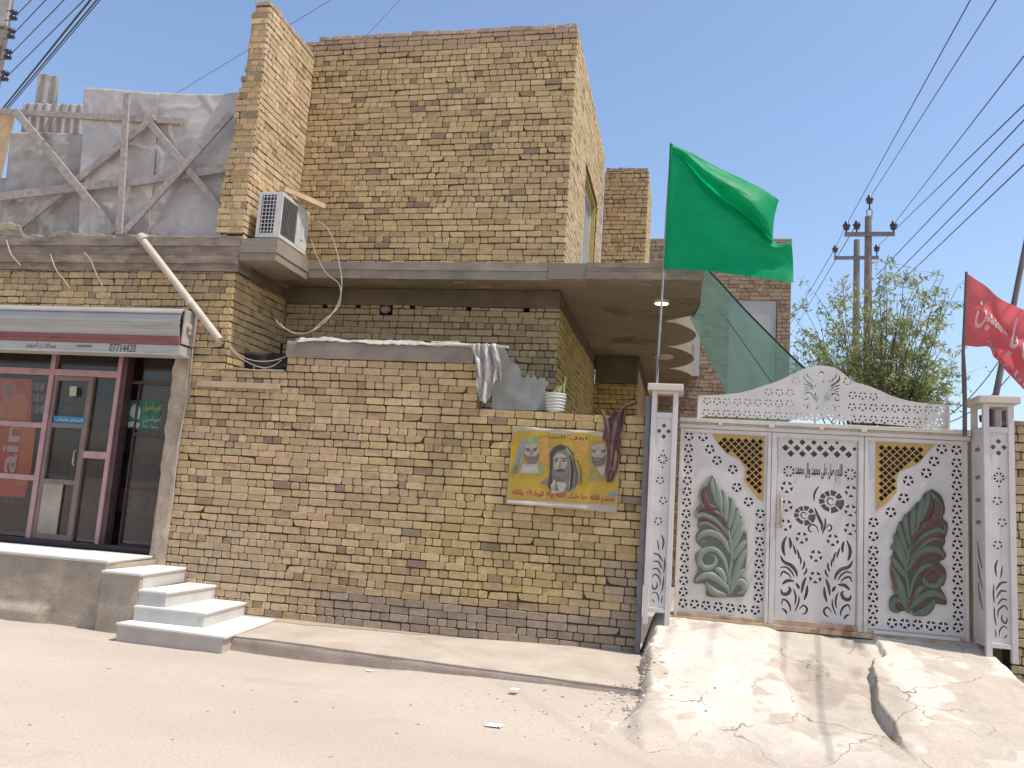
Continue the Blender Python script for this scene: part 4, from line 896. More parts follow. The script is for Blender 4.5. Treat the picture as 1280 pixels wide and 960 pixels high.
portrait(0, 0, 0, 0, [
 ('centre_veil', [(430, 330), (460, 285), (520, 260), (590, 280), (640, 340), (660, 450), (690, 540), (715, 575), (690, 600), (660, 660), (600, 700), (430, 700), (405, 640), (335, 620), (380, 580), (425, 560), (440, 470)], K2, .0145),
 ('veil_fold', [(425, 340), (460, 290), (520, 262), (585, 285), (560, 310), (500, 320), (455, 365), (447, 470), (440, 500), (445, 600), (425, 690), (405, 640), (420, 560)], K1, .0165),
 ('veil_fold', [(600, 300), (640, 345), (655, 450), (640, 560), (625, 660), (608, 690), (612, 560), (618, 430), (600, 360)], K1, .0165),
 ('turban_green', [(560, 280), (610, 320), (645, 400), (640, 430), (612, 370), (575, 330)], K5, .0185),
 ('centre_face', [(455, 385), (480, 350), (535, 345), (585, 380), (592, 450), (575, 520), (530, 560), (485, 550), (455, 490)], K3, .0185),
 ('centre_beard', [(455, 470), (470, 500), (500, 488), (520, 484), (548, 490), (588, 465), (588, 540), (565, 590), (520, 610), (480, 590), (458, 545)], K2, .0205),
 ('moustache', [(470, 510), (495, 492), (520, 488), (552, 497), (572, 520), (545, 512), (500, 512)], K1, .0225), ('eyebrow', [(460, 395), (505, 385), (503, 395), (465, 405)], K1, .0205), ('eyebrow', [(530, 385), (585, 388), (580, 398), (532, 395)], K1, .0205),
 ('eye', [(470, 412), (498, 408), (498, 420), (474, 424)], K1, .0205), ('eye', [(537, 408), (570, 408), (566, 420), (540, 420)], K1, .0205), ('nose_shade', [(516, 400), (524, 400), (528, 470), (505, 476)], K2, .0205),
 ('centre_robe', [(432, 640), (470, 580), (485, 610), (560, 610), (582, 640), (540, 705), (440, 715)], K6, .0225), ('robe_fold', [(480, 590), (500, 660), (490, 700), (472, 640)], K2, .0245),
 ('left_veil', [(150, 250), (190, 200), (205, 240), (185, 300), (165, 420), (120, 525), (80, 520), (110, 420), (130, 320)], K4, .0145), ('left_turban', [(188, 215), (235, 182), (305, 185), (322, 240), (310, 258), (192, 262)], K5, .0165),
 ('left_face', [(192, 262), (310, 252), (322, 330), (295, 400), (250, 420), (205, 390), (188, 320)], K3, .0185), ('left_beard', [(192, 355), (225, 375), (250, 372), (285, 375), (325, 335), (322, 400), (285, 440), (235, 440), (198, 412)], K8, .0205),
 ('eyebrow', [(195, 292), (245, 305), (243, 314), (197, 303)], K1, .0205), ('eyebrow', [(262, 303), (310, 288), (310, 298), (265, 312)], K1, .0205), ('eye', [(205, 312), (238, 318), (235, 328), (208, 322)], K1, .0205), ('eye', [(270, 318), (302, 306), (302, 316), (272, 328)], K1, .0205), ('nose_shade', [(250, 315), (256, 315), (262, 362), (240, 364)], K2, .0205),
 ('left_chest', [(145, 528), (170, 445), (235, 442), (300, 442), (330, 528)], K6, .0165), ('left_shoulder', [(300, 442), (325, 400), (360, 460), (380, 530), (332, 528)], K5, .0145), ('left_arm', [(62, 525), (110, 430), (140, 450), (120, 528)], K2, .0165),
 ('right_hair', [(788, 270), (840, 232), (905, 235), (955, 265), (965, 400), (935, 480), (815, 480), (786, 400)], K7, .0145), ('right_face', [(812, 285), (850, 252), (925, 262), (950, 330), (932, 410), (880, 440), (825, 410)], K3, .0165), ('right_beard', [(812, 370), (845, 385), (870, 380), (905, 388), (945, 350), (935, 425), (890, 470), (835, 460), (812, 420)], K8, .0185),
 ('eyebrow', [(815, 310), (850, 318), (848, 328), (816, 320)], K1, .0185), ('eyebrow', [(895, 318), (945, 312), (943, 322), (897, 328)], K1, .0185), ('eye', [(822, 330), (846, 334), (843, 342), (824, 338)], K1, .0185), ('eye', [(900, 332), (934, 330), (932, 338), (902, 340)], K1, .0185), ('mouth', [(840, 400), (880, 398), (875, 410), (845, 412)], K3, .0205),
 ('right_robe', [(770, 600), (800, 500), (850, 470), (930, 470), (985, 520), (1030, 600)], K7, .0125), ('right_chest', [(850, 470), (930, 465), (935, 520), (900, 545)], K6, .0165), ('corner_figure', [(940, 750), (985, 705), (1030, 690), (1035, 750)], K4, .0145)])
def hair(pts, w, m, d):
    P_ = [bq(x, y, d) for x, y in pts]; q = MB(); n_ = len(P_)
    for i in range(n_-1):
        a, b = P_[i], P_[i+1]; s = Vector((-(b.z-a.z), 0, b.x-a.x)).normalized()*w; q.prism([a+s, b+s, b-s, a-s], (0, .0012, 0))
    return q
for k_ in range(9):
    x = 606+k_*10; hair([(590+k_*5, 330+k_*9), (x, 420), (x+8+k_*3, 520), (x+k_*4, 620), (x-4+k_*2, 680-k_*6)], .0016 if k_ % 2 else .0026, K1 if k_ % 3 else K6, .0215).build('veil_strand', K1 if k_ % 3 else K6, bn)
for k_ in range(6): hair([(462+k_*22, 545+4*abs(k_-2)), (470+k_*20, 580), (478+k_*17, 605-3*abs(k_-2))], .0015, K1, .0235).build('beard_strand', K1, bn)
for k_ in range(5): hair([(440+k_*10, 650+k_*4), (470+k_*14, 690)], .0014, K2, .0245).build('robe_fold', K2, bn)
for k_ in range(5): hair([(160-k_*8, 300+k_*40), (150-k_*9, 380+k_*25), (135-k_*10, 450+k_*14)], .0016, K2, .0165).build('veil_strand', K2, bn)
for k_ in range(4): hair([(450+k_*6, 395+k_*30), (458+k_*4, 440+k_*20), (464, 470+k_*12)], .0016, K2, .0215).build('cheek_shade', K2, bn)
for k_ in range(4): hair([(590-k_*6, 395+k_*30), (584-k_*4, 440+k_*20), (578, 470+k_*12)], .0016, K2, .0215).build('cheek_shade', K2, bn)
T0, T1 = bq(72, 715, .016), bq(1018, 812, .016)
hz_ = (bq(72, 660, 0)-bq(72, 730, 0)).length
text_mesh(arab('بسم الله ما شاء الله ولا قوة الا بالله'), lambda u, v: Vector((T0.x+(T1.x-T0.x)*u, 9.054, bq(72+946*u, 745+68*u, 0).z+hz_*v*1.02)), KR, 'red_lettering', bn, bold=.030)
text_mesh(arab('اهل البيت'), lambda u, v: Vector((bq(335, 0).x+(bq(780, 0).x-bq(335, 0).x)*u, 9.0555, bq(335+445*u, 205+25*u).z+.045*v)), K1, 'small_lettering', bn)
# ================================================================ gate
YG = 9.30
gt = thing('metal_gate', 'white three-leaf metal gate with star cut-outs, gold lattice and green leaf reliefs', 'gate', (1.43, YG, .64))
def xz(px, py, Y=YG): p = at(px, py, Y); return (p.x, p.z)
def star(c, r_=.050, n=5, inner=.40, gap=9, rot=90):
    out = []
    for i in range(n):
        a0 = math.radians(rot+i*360/n+gap); a1 = math.radians(rot+(i+1)*360/n-gap); am = (a0+a1)/2
        poly = [(c[0]+r_*math.cos(a0+(a1-a0)*k/4), c[1]+r_*math.sin(a0+(a1-a0)*k/4)) for k in range(5)]
        poly.append((c[0]+r_*inner*math.cos(am), c[1]+r_*inner*math.sin(am))); out.append(poly)
    return out
def dia(c, h): return [(c[0]-h, c[1]), (c[0], c[1]-h), (c[0]+h, c[1]), (c[0], c[1]+h)]
def smooth_line(pts, n=20):
    P_ = [Vector((a, b, 0)) for a, b in pts]; out = []
    m = len(P_)
    for i in range(n+1):
        t = i/n*(m-1); k = min(int(t), m-2); f = t-k
        p0, p1, p2, p3 = P_[max(k-1, 0)], P_[k], P_[k+1], P_[min(k+2, m-1)]
        v = .5*((2*p1)+(p2-p0)*f+(2*p0-5*p1+4*p2-p3)*f*f+(3*p1-p0-3*p2+p3)*f*f*f); out.append((v.x, v.y))
    return out
def stroke(pts, w, n=18, mode='leaf'):
    c = smooth_line(pts, n); L_ = []; R_ = []
    for i, (x, y) in enumerate(c):
        a = c[max(i-1, 0)]; b = c[min(i+1, n)]; dx, dy = b[0]-a[0], b[1]-a[1]; d = math.hypot(dx, dy) or 1
        t = i/n; ww = w*(math.sin(PI*min(1, max(0, t*.94+.03)))**.75) if mode == 'leaf' else w*(.35+.65*(1-t))
        L_.append((x-dy/d*ww, y+dx/d*ww)); R_.append((x+dy/d*ww, y-dx/d*ww))
    return L_+R_[::-1]
def inpoly(p, poly):
    x, y = p; c = False; n = len(poly); j = n-1
    for i in range(n):
        if (poly[i][1] > y) != (poly[j][1] > y) and x < (poly[j][0]-poly[i][0])*(y-poly[i][1])/(poly[j][1]-poly[i][1])+poly[i][0]: c = not c
        j = i
    return c
def ZL(o, s): return lambda x, y: xz(o[0]+x/s, o[1]+y/s)
zl_ = ZL((840, 520), 3.554); zr_ = ZL((1080, 530), 3.43); zd_ = ZL((955, 520), 3.43); zt_ = ZL((860, 440), 3.765)
gx0, gx1, gx2, gx3 = xz(846, 650)[0], xz(962, 660)[0], xz(1079, 660)[0], xz(1210, 660)[0]
zbot, zhead = .645, 2.69
# header
q = MB(); q.box(gx0-.005, gx3+.03, YG-.05, YG+.05, zhead+.055, zhead+.100, .006); q.box(gx0, gx3, YG-.02, YG+.03, zhead+.032, zhead+.054, .003); q.box(gx0-.005, gx3+.02, YG-.04, YG+.04, zhead-.012, zhead+.030, .005)
q.build('header_rail', M['cream_paint'], gt)
q = MB(); q.box(gx0-.04, gx3+.03, YG-.05, YG+.06, .60, .652, .006); q.build('sill_rail', M['rust'], gt)
q = MB()
for (px, w_) in ((900, .02), (964, .03), (1026, .02), (1079, .03)):
    x = at(px, 530, YG).x; q.box(x-w_, x+w_, YG-.058, YG-.051, zhead+.03, zhead+.065, .003)
q.build('header_bracket', M['white_paint'], gt)
def frame(name, xa, xb, za, zb, parent, w=.036, m='white_paint'):
    q = MB(); d0, d1 = YG-.028, YG+.028
    q.box(xa, xa+w, d0, d1, za, zb, .005); q.box(xb-w, xb, d0, d1, za, zb, .005); q.box(xa+w, xb-w, d0+.002, d1, zb-w, zb, .005)
    # inner bead
    e = .010; q.box(xa+w, xa+w+e, d0+.012, d1-.01, za+.02, zb-w, .003); q.box(xb-w-e, xb-w, d0+.012, d1-.01, za+.02, zb-w, .003); q.box(xa+w+e, xb-w-e, d0+.012, d1-.01, zb-w-e, zb-w, .003)
    o = q.build(name, M[m], parent); q = MB(); q.box(xa+w, xb-w, d0+.002, d1, za, za+w*1.15, .005); q.build('bottom_rail', M['rust'], o); return o
def leaf_strokes():
    g, m = 'g', 'm'
    return [([(262, 610), (290, 545), (310, 505), (328, 520)], 13, g), ([(262, 585), (288, 520), (305, 475), (312, 452)], 13, g), ([(256, 548), (278, 490), (290, 440), (293, 412)], 13, g), ([(248, 512), (262, 450), (268, 405), (267, 368)], 13, g), ([(238, 480), (240, 415), (236, 365), (231, 335)], 13, g), ([(220, 430), (212, 375), (204, 335), (195, 300)], 14, g), ([(266, 640), (300, 590), (328, 552)], 14, g),
            ([(258, 610), (222, 545), (172, 518), (128, 530), (112, 556)], 15, g), ([(252, 565), (205, 505), (155, 474), (114, 484)], 10, g), ([(246, 528), (196, 466), (140, 438), (110, 446), (110, 416)], 12, g), ([(230, 468), (190, 420), (146, 395), (130, 350), (146, 305), (170, 275)], 13, g), ([(205, 400), (188, 350), (178, 310), (176, 275)], 11, g),
            ([(250, 720), (232, 640), (190, 592), (142, 600), (120, 640), (146, 676), (186, 664), (194, 630), (172, 614)], 13, g), ([(256, 775), (200, 722), (150, 706), (104, 732)], 17, g), ([(240, 795), (196, 786), (170, 765), (150, 735)], 17, g), ([(256, 790), (280, 742), (312, 738), (320, 772), (292, 788)], 15, g), ([(268, 730), (298, 655), (328, 590)], 15, g), ([(256, 750), (290, 710), (322, 680)], 14, g), ([(240, 740), (215, 690), (190, 680)], 14, g), ([(250, 795), (256, 700), (266, 620), (258, 550), (236, 470), (208, 395), (184, 300)], 8, g),
            ([(204, 412), (166, 404), (146, 374), (140, 338), (152, 308)], 17, m), ([(252, 508), (222, 452), (170, 424), (122, 424)], 9, m), ([(252, 548), (204, 488), (152, 458), (114, 464)], 9, m)]
def relief(parent, outline, mp, s, mbase, mg, mm, yb, name='leaf_relief'):
    q = MB(); bm = bmesh.new(); P_ = [mp(x, y) for x, y in outline]; P_ = smooth_line(P_+[P_[0]], len(P_)*3)[:-1]
    vs = [bm.verts.new((x, yb, z)) for x, z in P_]; f = bm.faces.new(vs); r_ = bmesh.ops.extrude_face_region(bm, geom=[f])
    for v in [e for e in r_['geom'] if isinstance(e, bmesh.types.BMVert)]: v.co.y -= .022
    q.bm(bm); o = q.build(name, M[mbase], parent)
    return o, q
# left leaf -------------------------------------------------------
lf = thing_l = frame('left_leaf', gx0+.004, gx1-.003, zbot+.008, zhead-.016, gt)
stars_l = [(68, 90), (68, 143), (66, 190), (64, 238), (63, 287), (60, 335), (58, 383), (56, 433), (54, 482), (52, 530), (50, 580), (48, 630), (47, 680), (44, 730), (42, 780), (41, 830)]
cl_x = gx0+.004+.046+.048
holes = []
for x, y in stars_l: holes += star((cl_x, zl_(x, y)[1]), .048)
rc = [(383, 433), (381, 495), (379, 556), (377, 606), (377, 656), (374, 706), (372, 757), (372, 808)]; crx = gx1-.003-.046-.050
for x, y in rc: holes += star((crx, zl_(x, y)[1]), .048)
for x, y in [(100, 835), (150, 841), (205, 846), (258, 852), (312, 858), (370, 862)]: holes += star(zl_(x, y), .048)
for x, y in [(138, 92), (168, 147), (200, 197), (270, 237), (288, 317), (340, 381)]: holes += star(zl_(x, y), .05)
lat_l = [zl_(*p) for p in [(178, 80), (412, 84), (405, 378), (382, 368), (322, 292), (325, 230), (300, 195), (240, 165), (205, 125)]]
def plate_leaf(name, xa, xb, lat, holes, parent):
    w = .036+.010; out = [(xa+w-.006, zbot+.05), (xb-w+.006, zbot+.05), (xb-w+.006, zhead-.055), (xa+w-.006, zhead-.055)]
    # keep the lattice opening inside the plate
    lat = [(min(max(x, xa+w+.006), xb-w-.006), min(z, zhead-.066)) for x, z in lat]
    o = plate(name, out, holes+[lat], YG, .004, M['white_paint'], parent)
    cx = sum(p[0] for p in lat)/len(lat); pit = .076; hs = []
    x0 = min(p[0] for p in lat); x1 = max(p[0] for p in lat); z0 = min(p[1] for p in lat); z1 = max(p[1] for p in lat)
    nx = int((x1-x0)/pit)+2
    for j in range(-1, int((z1-z0)/(pit/2))+2):
        for i in range(-1, nx):
            c = (x0+.02+i*pit+(pit/2 if j % 2 else 0), z1-.02-j*pit/2)
            if all(inpoly((c[0]+dx, c[1]+dz), lat) for dx, dz in ((.032, 0), (-.032, 0), (0, .032), (0, -.032))): hs.append(dia(c, .0305))
    plate('gold_lattice', [(a, b) for a, b in lat], hs, YG-.004, .006, M['gold'], parent)
    bk = MB(); bk.box(xa+.04, xb-.04, YG+.045, YG+.05, zbot+.02, zhead-.06); bk.build('backing_sheet', M['backing'], parent)
    return o
plate_leaf('panel', gx0+.004, gx1-.003, lat_l, holes, lf)
out_l = [(178, 265), (192, 290), (195, 325), (225, 330), (232, 355), (262, 365), (268, 395), (292, 410), (295, 440), (312, 450), (312, 490), (325, 500), (332, 540), (330, 640), (322, 690), (305, 712), (325, 720), (330, 750), (322, 790), (300, 803), (165, 803), (152, 775), (145, 745), (100, 743), (98, 720), (115, 680), (103, 640), (105, 610), (135, 590), (108, 560), (105, 530), (120, 505), (110, 480), (120, 465), (105, 440), (108, 410), (125, 395), (122, 350), (135, 310), (155, 280)]
out_r = [(290, 280), (330, 310), (345, 370), (335, 400), (355, 425), (355, 460), (345, 490), (345, 510), (335, 530), (350, 560), (340, 580), (320, 590), (345, 620), (350, 650), (340, 690), (325, 700), (345, 735), (350, 775), (300, 770), (285, 800), (262, 822), (225, 815), (195, 795), (150, 803), (115, 790), (108, 755), (120, 735), (140, 720), (115, 650), (115, 590), (125, 545), (120, 520), (145, 490), (135, 460), (150, 440), (150, 420), (175, 410), (190, 375), (215, 370), (220, 340), (245, 330), (255, 300)]
def ridges(parent, mp, yb, mg, mm, s_px, wmul=1.0, extra=()):
    qg, qm = MB(), MB()
    for pts, w_, k in leaf_strokes()+list(extra):
        q = qg if k == 'g' else qm
        c = smooth_line([mp(x, y) for x, y in pts], 22); ww = w_*s_px*wmul; n_ = len(c)
        rr = [max(.002, ww*(math.sin(PI*min(1, max(0, (i/(n_-1))*.92+.06)))**.7)) for i in range(n_)]
        q.tube([(x, yb-(.002 if k == 'g' else .007), z) for x, z in c], rr, 10, flat=.42)
    o = qg.build('leaf_veins', mg, parent); o2 = qm.build('leaf_accents', mm, parent)
ro, _ = relief(lf, out_l, zl_, 1, 'leaf_pale', None, None, YG-.003)
ridges(ro, zl_, YG-.025, M['leaf_ridge'], M['leaf_red'], .00905/3.554, 1.0)
# right leaf ------------------------------------------------------
rf = frame('right_leaf', gx2+.003, gx3-.004, zbot+.008, zhead-.016, gt)
holes = []; sr = [(406, y) for y in (112, 167, 215, 265, 315, 367, 415, 465, 517, 567, 617, 668, 720, 770, 822, 873)]; crx = gx3-.004-.046-.052
for x, y in sr: holes += star((crx, zr_(x, y)[1]), .050)
clx = gx2+.003+.046+.052
for y in (423, 483, 545, 592, 642, 693, 745, 797, 847): holes += star((clx, zr_(64, y)[1]), .050)
for x, y in [(120, 853), (175, 856), (230, 860), (287, 865), (340, 870)]: holes += star(zr_(x, y), .050)
for x, y in [(333, 107), (300, 160), (267, 210), (190, 243), (170, 318), (115, 378)]: holes += star(zr_(x, y), .052)
lat_r = [zr_(*p) for p in [(50, 75), (305, 88), (270, 125), (240, 165), (200, 185), (150, 205), (140, 235), (140, 290), (100, 335), (50, 372)]]
plate_leaf('panel', gx2+.003, gx3-.004, lat_r, holes, rf)
mpr = lambda x, y: zr_(355-(x-98)*(247/234), 280+(y-265)*(542/538))
ro, _ = relief(rf, out_r, zr_, 1, 'leaf_base', None, None, YG-.003)
RIGHT = [([(200, 640), (160, 600), (130, 620), (126, 650)], 14, 'm'), ([(256, 620), (215, 560), (170, 536), (118, 548)], 9, 'm'), ([(300, 720), (318, 640), (326, 600)], 9, 'm'), ([(250, 760), (225, 690), (200, 670)], 9, 'm'), ([(280, 775), (305, 750), (316, 765)], 9, 'm')]
ridges(ro, mpr, YG-.025, M['leaf_green'], M['leaf_red'], .00905/3.43, .95, RIGHT)
q = MB(); q.box(gx2+.10, gx3-.10, YG-.045, YG-.02, .655, .69, .004); q.build('drop_bolt', M['white_paint'], rf)
# middle door -----------------------------------------------------
dx0, dx1 = gx1+.003, gx2-.003
df = frame('door_leaf', dx0, dx1, zbot+.008, zhead-.016, gt, .050)
holes = []
for i in range(6):
    for (yy, off) in ((112, 0), (161, 0)): holes.append(dia(zd_(115+49.5*i, yy+i*.9), .0375))
for i in range(7): holes.append(dia(zd_(92+49.3*i, 136+i*.9), .0375))
for x, y in [(98, 305), (96, 385), (93, 467), (373, 323), (371, 405), (370, 485), (162, 522), (295, 532), (223, 600), (220, 692)]: holes += star(zd_(x, y), .062, 5, .48, 12)
for x, y in [(107, 237), (370, 250)]: holes += star(zd_(x, y), .060, 8, .45, 8)
def mir(p, ax): return (2*ax-p[0], p[1])
LS = [([(97, 515), (83, 545), (82, 575), (90, 600)], 8), ([(108, 520), (114, 545), (112, 570)], 7), ([(124, 550), (132, 575), (136, 595)], 5), ([(140, 570), (148, 592), (150, 615)], 5), ([(155, 598), (158, 620), (157, 640)], 5), ([(172, 620), (172, 640), (164, 660)], 5), ([(182, 650), (180, 668), (168, 682)], 5),
      ([(70, 598), (85, 625), (115, 640), (136, 665), (142, 690)], 9), ([(68, 650), (95, 648), (118, 668), (130, 692)], 5), ([(70, 690), (80, 668), (102, 676), (118, 696)], 5),
      ([(78, 722), (100, 706), (130, 708)], 8), ([(136, 716), (146, 730), (150, 742)], 7), ([(180, 690), (168, 720), (160, 760)], 7), ([(186, 726), (182, 760), (172, 790)], 7), ([(150, 770), (148, 800), (132, 840)], 4), ([(126, 740), (136, 775), (132, 810)], 5),
      ([(72, 742), (80, 762), (100, 762), (112, 745), (104, 730)], 9), ([(74, 810), (82, 786), (100, 796), (112, 818), (112, 840)], 5), ([(76, 824), (92, 836), (98, 850)], 5), ([(150, 830), (168, 812), (184, 825), (178, 845), (162, 850)], 5)]
axm = zd_(223, 650)[0]
for pts, w_ in LS:
    po = stroke([zd_(x, y) for x, y in pts], w_*.00905/3.43*.82, 16); holes.append(po); holes.append([mir(p, axm+.0) for p in po][::-1])
def flower(cx, cy, s):
    out = []
    for (a0, a1, r0, r1) in [(100, 128, .5, 1), (58, 92, .55, 1.05), (20, 50, .6, 1.1), (-40, 12, .45, 1.2), (-88, -48, .55, 1.1), (205, 262, .6, 1.0), (168, 198, .55, 1.05), (134, 162, .6, 1.05)]:
        p = [(cx+math.cos(math.radians(a0+(a1-a0)*k/5))*r1*s, cy+math.sin(math.radians(a0+(a1-a0)*k/5))*r1*s) for k in range(6)]
        p += [(cx+math.cos(math.radians(a1-(a1-a0)*k/5))*r0*s, cy+math.sin(math.radians(a1-(a1-a0)*k/5))*r0*s) for k in range(6)]; out.append(p)
    out.append(stroke([(cx+.30*s, cy-.2*s), (cx, cy-.36*s), (cx-.33*s, cy-.05*s), (cx-.15*s, cy+.3*s), (cx+.2*s, cy+.22*s), (cx+.15*s, cy-.02*s)], .07*s, 18))
    return out
holes += flower(*zd_(286, 366), .112); holes += flower(*zd_(172, 426), .098)
for pts, w_ in [([(236, 300), (217, 330), (214, 365)], 5), ([(214, 385), (232, 430), (250, 470), (248, 500)], 9), ([(262, 435), (262, 470), (250, 508)], 5), ([(238, 508), (228, 475), (205, 463), (188, 478), (196, 498), (208, 494)], 5), ([(264, 485), (278, 466), (290, 478), (280, 494), (270, 486)], 4)]:
    holes.append(stroke([zd_(x, y) for x, y in pts], w_*.00905/3.43*.8, 18))
w = .055+.016; out = [(dx0+w-.006, zbot+.05), (dx1-w+.006, zbot+.05), (dx1-w+.006, zhead-.075), (dx0+w-.006, zhead-.075)]
plate('panel', out, holes, YG, .004, M['white_paint'], df)
bk = MB(); bk.box(dx0+.05, dx1-.05, YG+.030, YG+.034, zbot+.05, 2.40); bk.build('backing_sheet', M['greyback'], df)
bk = MB(); bk.box(dx0+.05, dx1-.05, YG+.030, YG+.034, 2.402, zhead-.06); bk.build('upper_backing', mat('olive_backing', (.15, .125, .08), .8, .2, 6), df)
TA, TB = zd_(134, 276), zd_(336, 286); TC = zd_(134, 198)
text_mesh(arab('اللهم صل على محمد وال محمد'), lambda u, v: Vector((TA[0]+(TB[0]-TA[0])*u, YG-.0045, TA[1]+(TB[1]-TA[1])*u+(TC[1]-TA[1])*v)), M['backing'], 'cut_lettering', df, bold=.022)
q = MB(); hx = zd_(70, 400)[0]
q.box(hx-.016, hx+.016, YG-.040, YG-.026, zd_(70, 478)[1], zd_(70, 330)[1], .006); q.tube([(hx, YG-.04, zd_(70, 455)[1]), (hx, YG-.085, zd_(70, 450)[1]), (hx+.005, YG-.085, zd_(70, 365)[1]), (hx+.005, YG-.04, zd_(70, 355)[1])], .011, 8)
q.tube([(hx-.03, YG-.04, zd_(66, 470)[1]), (hx-.03, YG-.07, zd_(66, 470)[1])], .022, 12); q.build('handle', M['brass'], df)
# crest above the header ------------------------------------------
TY = zhead+.102
crest = [(52, 205), (150, 202), (240, 193), (300, 178), (350, 160), (400, 145), (440, 130), (480, 110), (510, 95), (535, 82), (560, 75), (590, 68), (625, 64), (660, 67), (690, 74), (715, 88), (740, 108), (765, 130), (790, 143), (825, 153), (860, 163), (905, 182), (950, 203), (1000, 220), (1040, 230), (1075, 236), (1110, 240), (1222, 244)]
top = [zt_(x, y) for x, y in crest]; xL, xR = top[0][0], top[-1][0]
out = [(xL, TY), (xR, TY)]+[(xR, top[-1][1])]+top[-2:0:-1]+[(xL, top[0][1])]
holes = []
for x in [85, 132, 180, 230, 278, 325, 375, 425, 472, 522, 572, 622, 672, 720, 772, 822, 873, 925, 975, 1025, 1078, 1132, 1182]: c = zt_(x, 285+(x-85)*.041); holes += star((c[0], max(c[1], TY+.060)), .041, 5, .50, 13)
for x, y in [(90, 230), (137, 232), (183, 234), (233, 235), (280, 237), (330, 238), (378, 240), (428, 242), (478, 243), (772, 258), (822, 260), (873, 262), (925, 264), (975, 266), (1027, 267), (1080, 270), (1132, 272), (1182, 274), (380, 188), (430, 190), (480, 192), (775, 203), (822, 206), (873, 210), (508, 135), (750, 138)]: holes += star(zt_(x, y), .042, 5, .50, 12)
cz = ZL((990, 450), 13.71); axc = cz(505, 600)[0]
for pts, w_ in [([(215, 240), (205, 290), (225, 340), (275, 385), (340, 430), (370, 500)], 16), ([(262, 220), (268, 270), (300, 330)], 11), ([(318, 290), (320, 330), (345, 370)], 9), ([(365, 330), (372, 372)], 8), ([(190, 400), (240, 425), (300, 440), (335, 480), (350, 520)], 13), ([(195, 465), (250, 480), (310, 510)], 9), ([(200, 530), (240, 515), (280, 530)], 8),
                ([(200, 610), (235, 565), (300, 560), (350, 600), (372, 680)], 13), ([(195, 650), (235, 680), (275, 655), (265, 620)], 13), ([(395, 700), (395, 620), (410, 545)], 11), ([(425, 735), (432, 660), (445, 590)], 10), ([(400, 480), (405, 440), (415, 420)], 8), ([(390, 820), (420, 835), (440, 800), (415, 780)], 10), ([(260, 850), (270, 790), (310, 740)], 11), ([(185, 780), (220, 770), (245, 800)], 9)]:
    po = stroke([cz(x, y) for x, y in pts], w_*.00905/13.71, 14); holes.append(po); holes.append([mir(p, axc) for p in po][::-1])
holes.append([(cz(505, 225)[0]+.020*math.cos(a*PI/6), cz(505, 225)[1]+.024*math.sin(a*PI/6)) for a in range(12)])
holes.append(dia(cz(505, 330), .016)); holes.append(dia(cz(540, 375), .012))
cr = plate('crest_panel', out, holes, YG, .006, M['white_paint'], gt)
q = MB(); q.tube([(xL-.005, YG-.01, TY), (xL-.005, YG-.01, top[0][1])], .014, 8); q.tube([(xR+.005, YG-.01, TY), (xR+.005, YG-.01, top[-1][1])], .014, 8); q.build('crest_post', M['cream_paint'], gt)
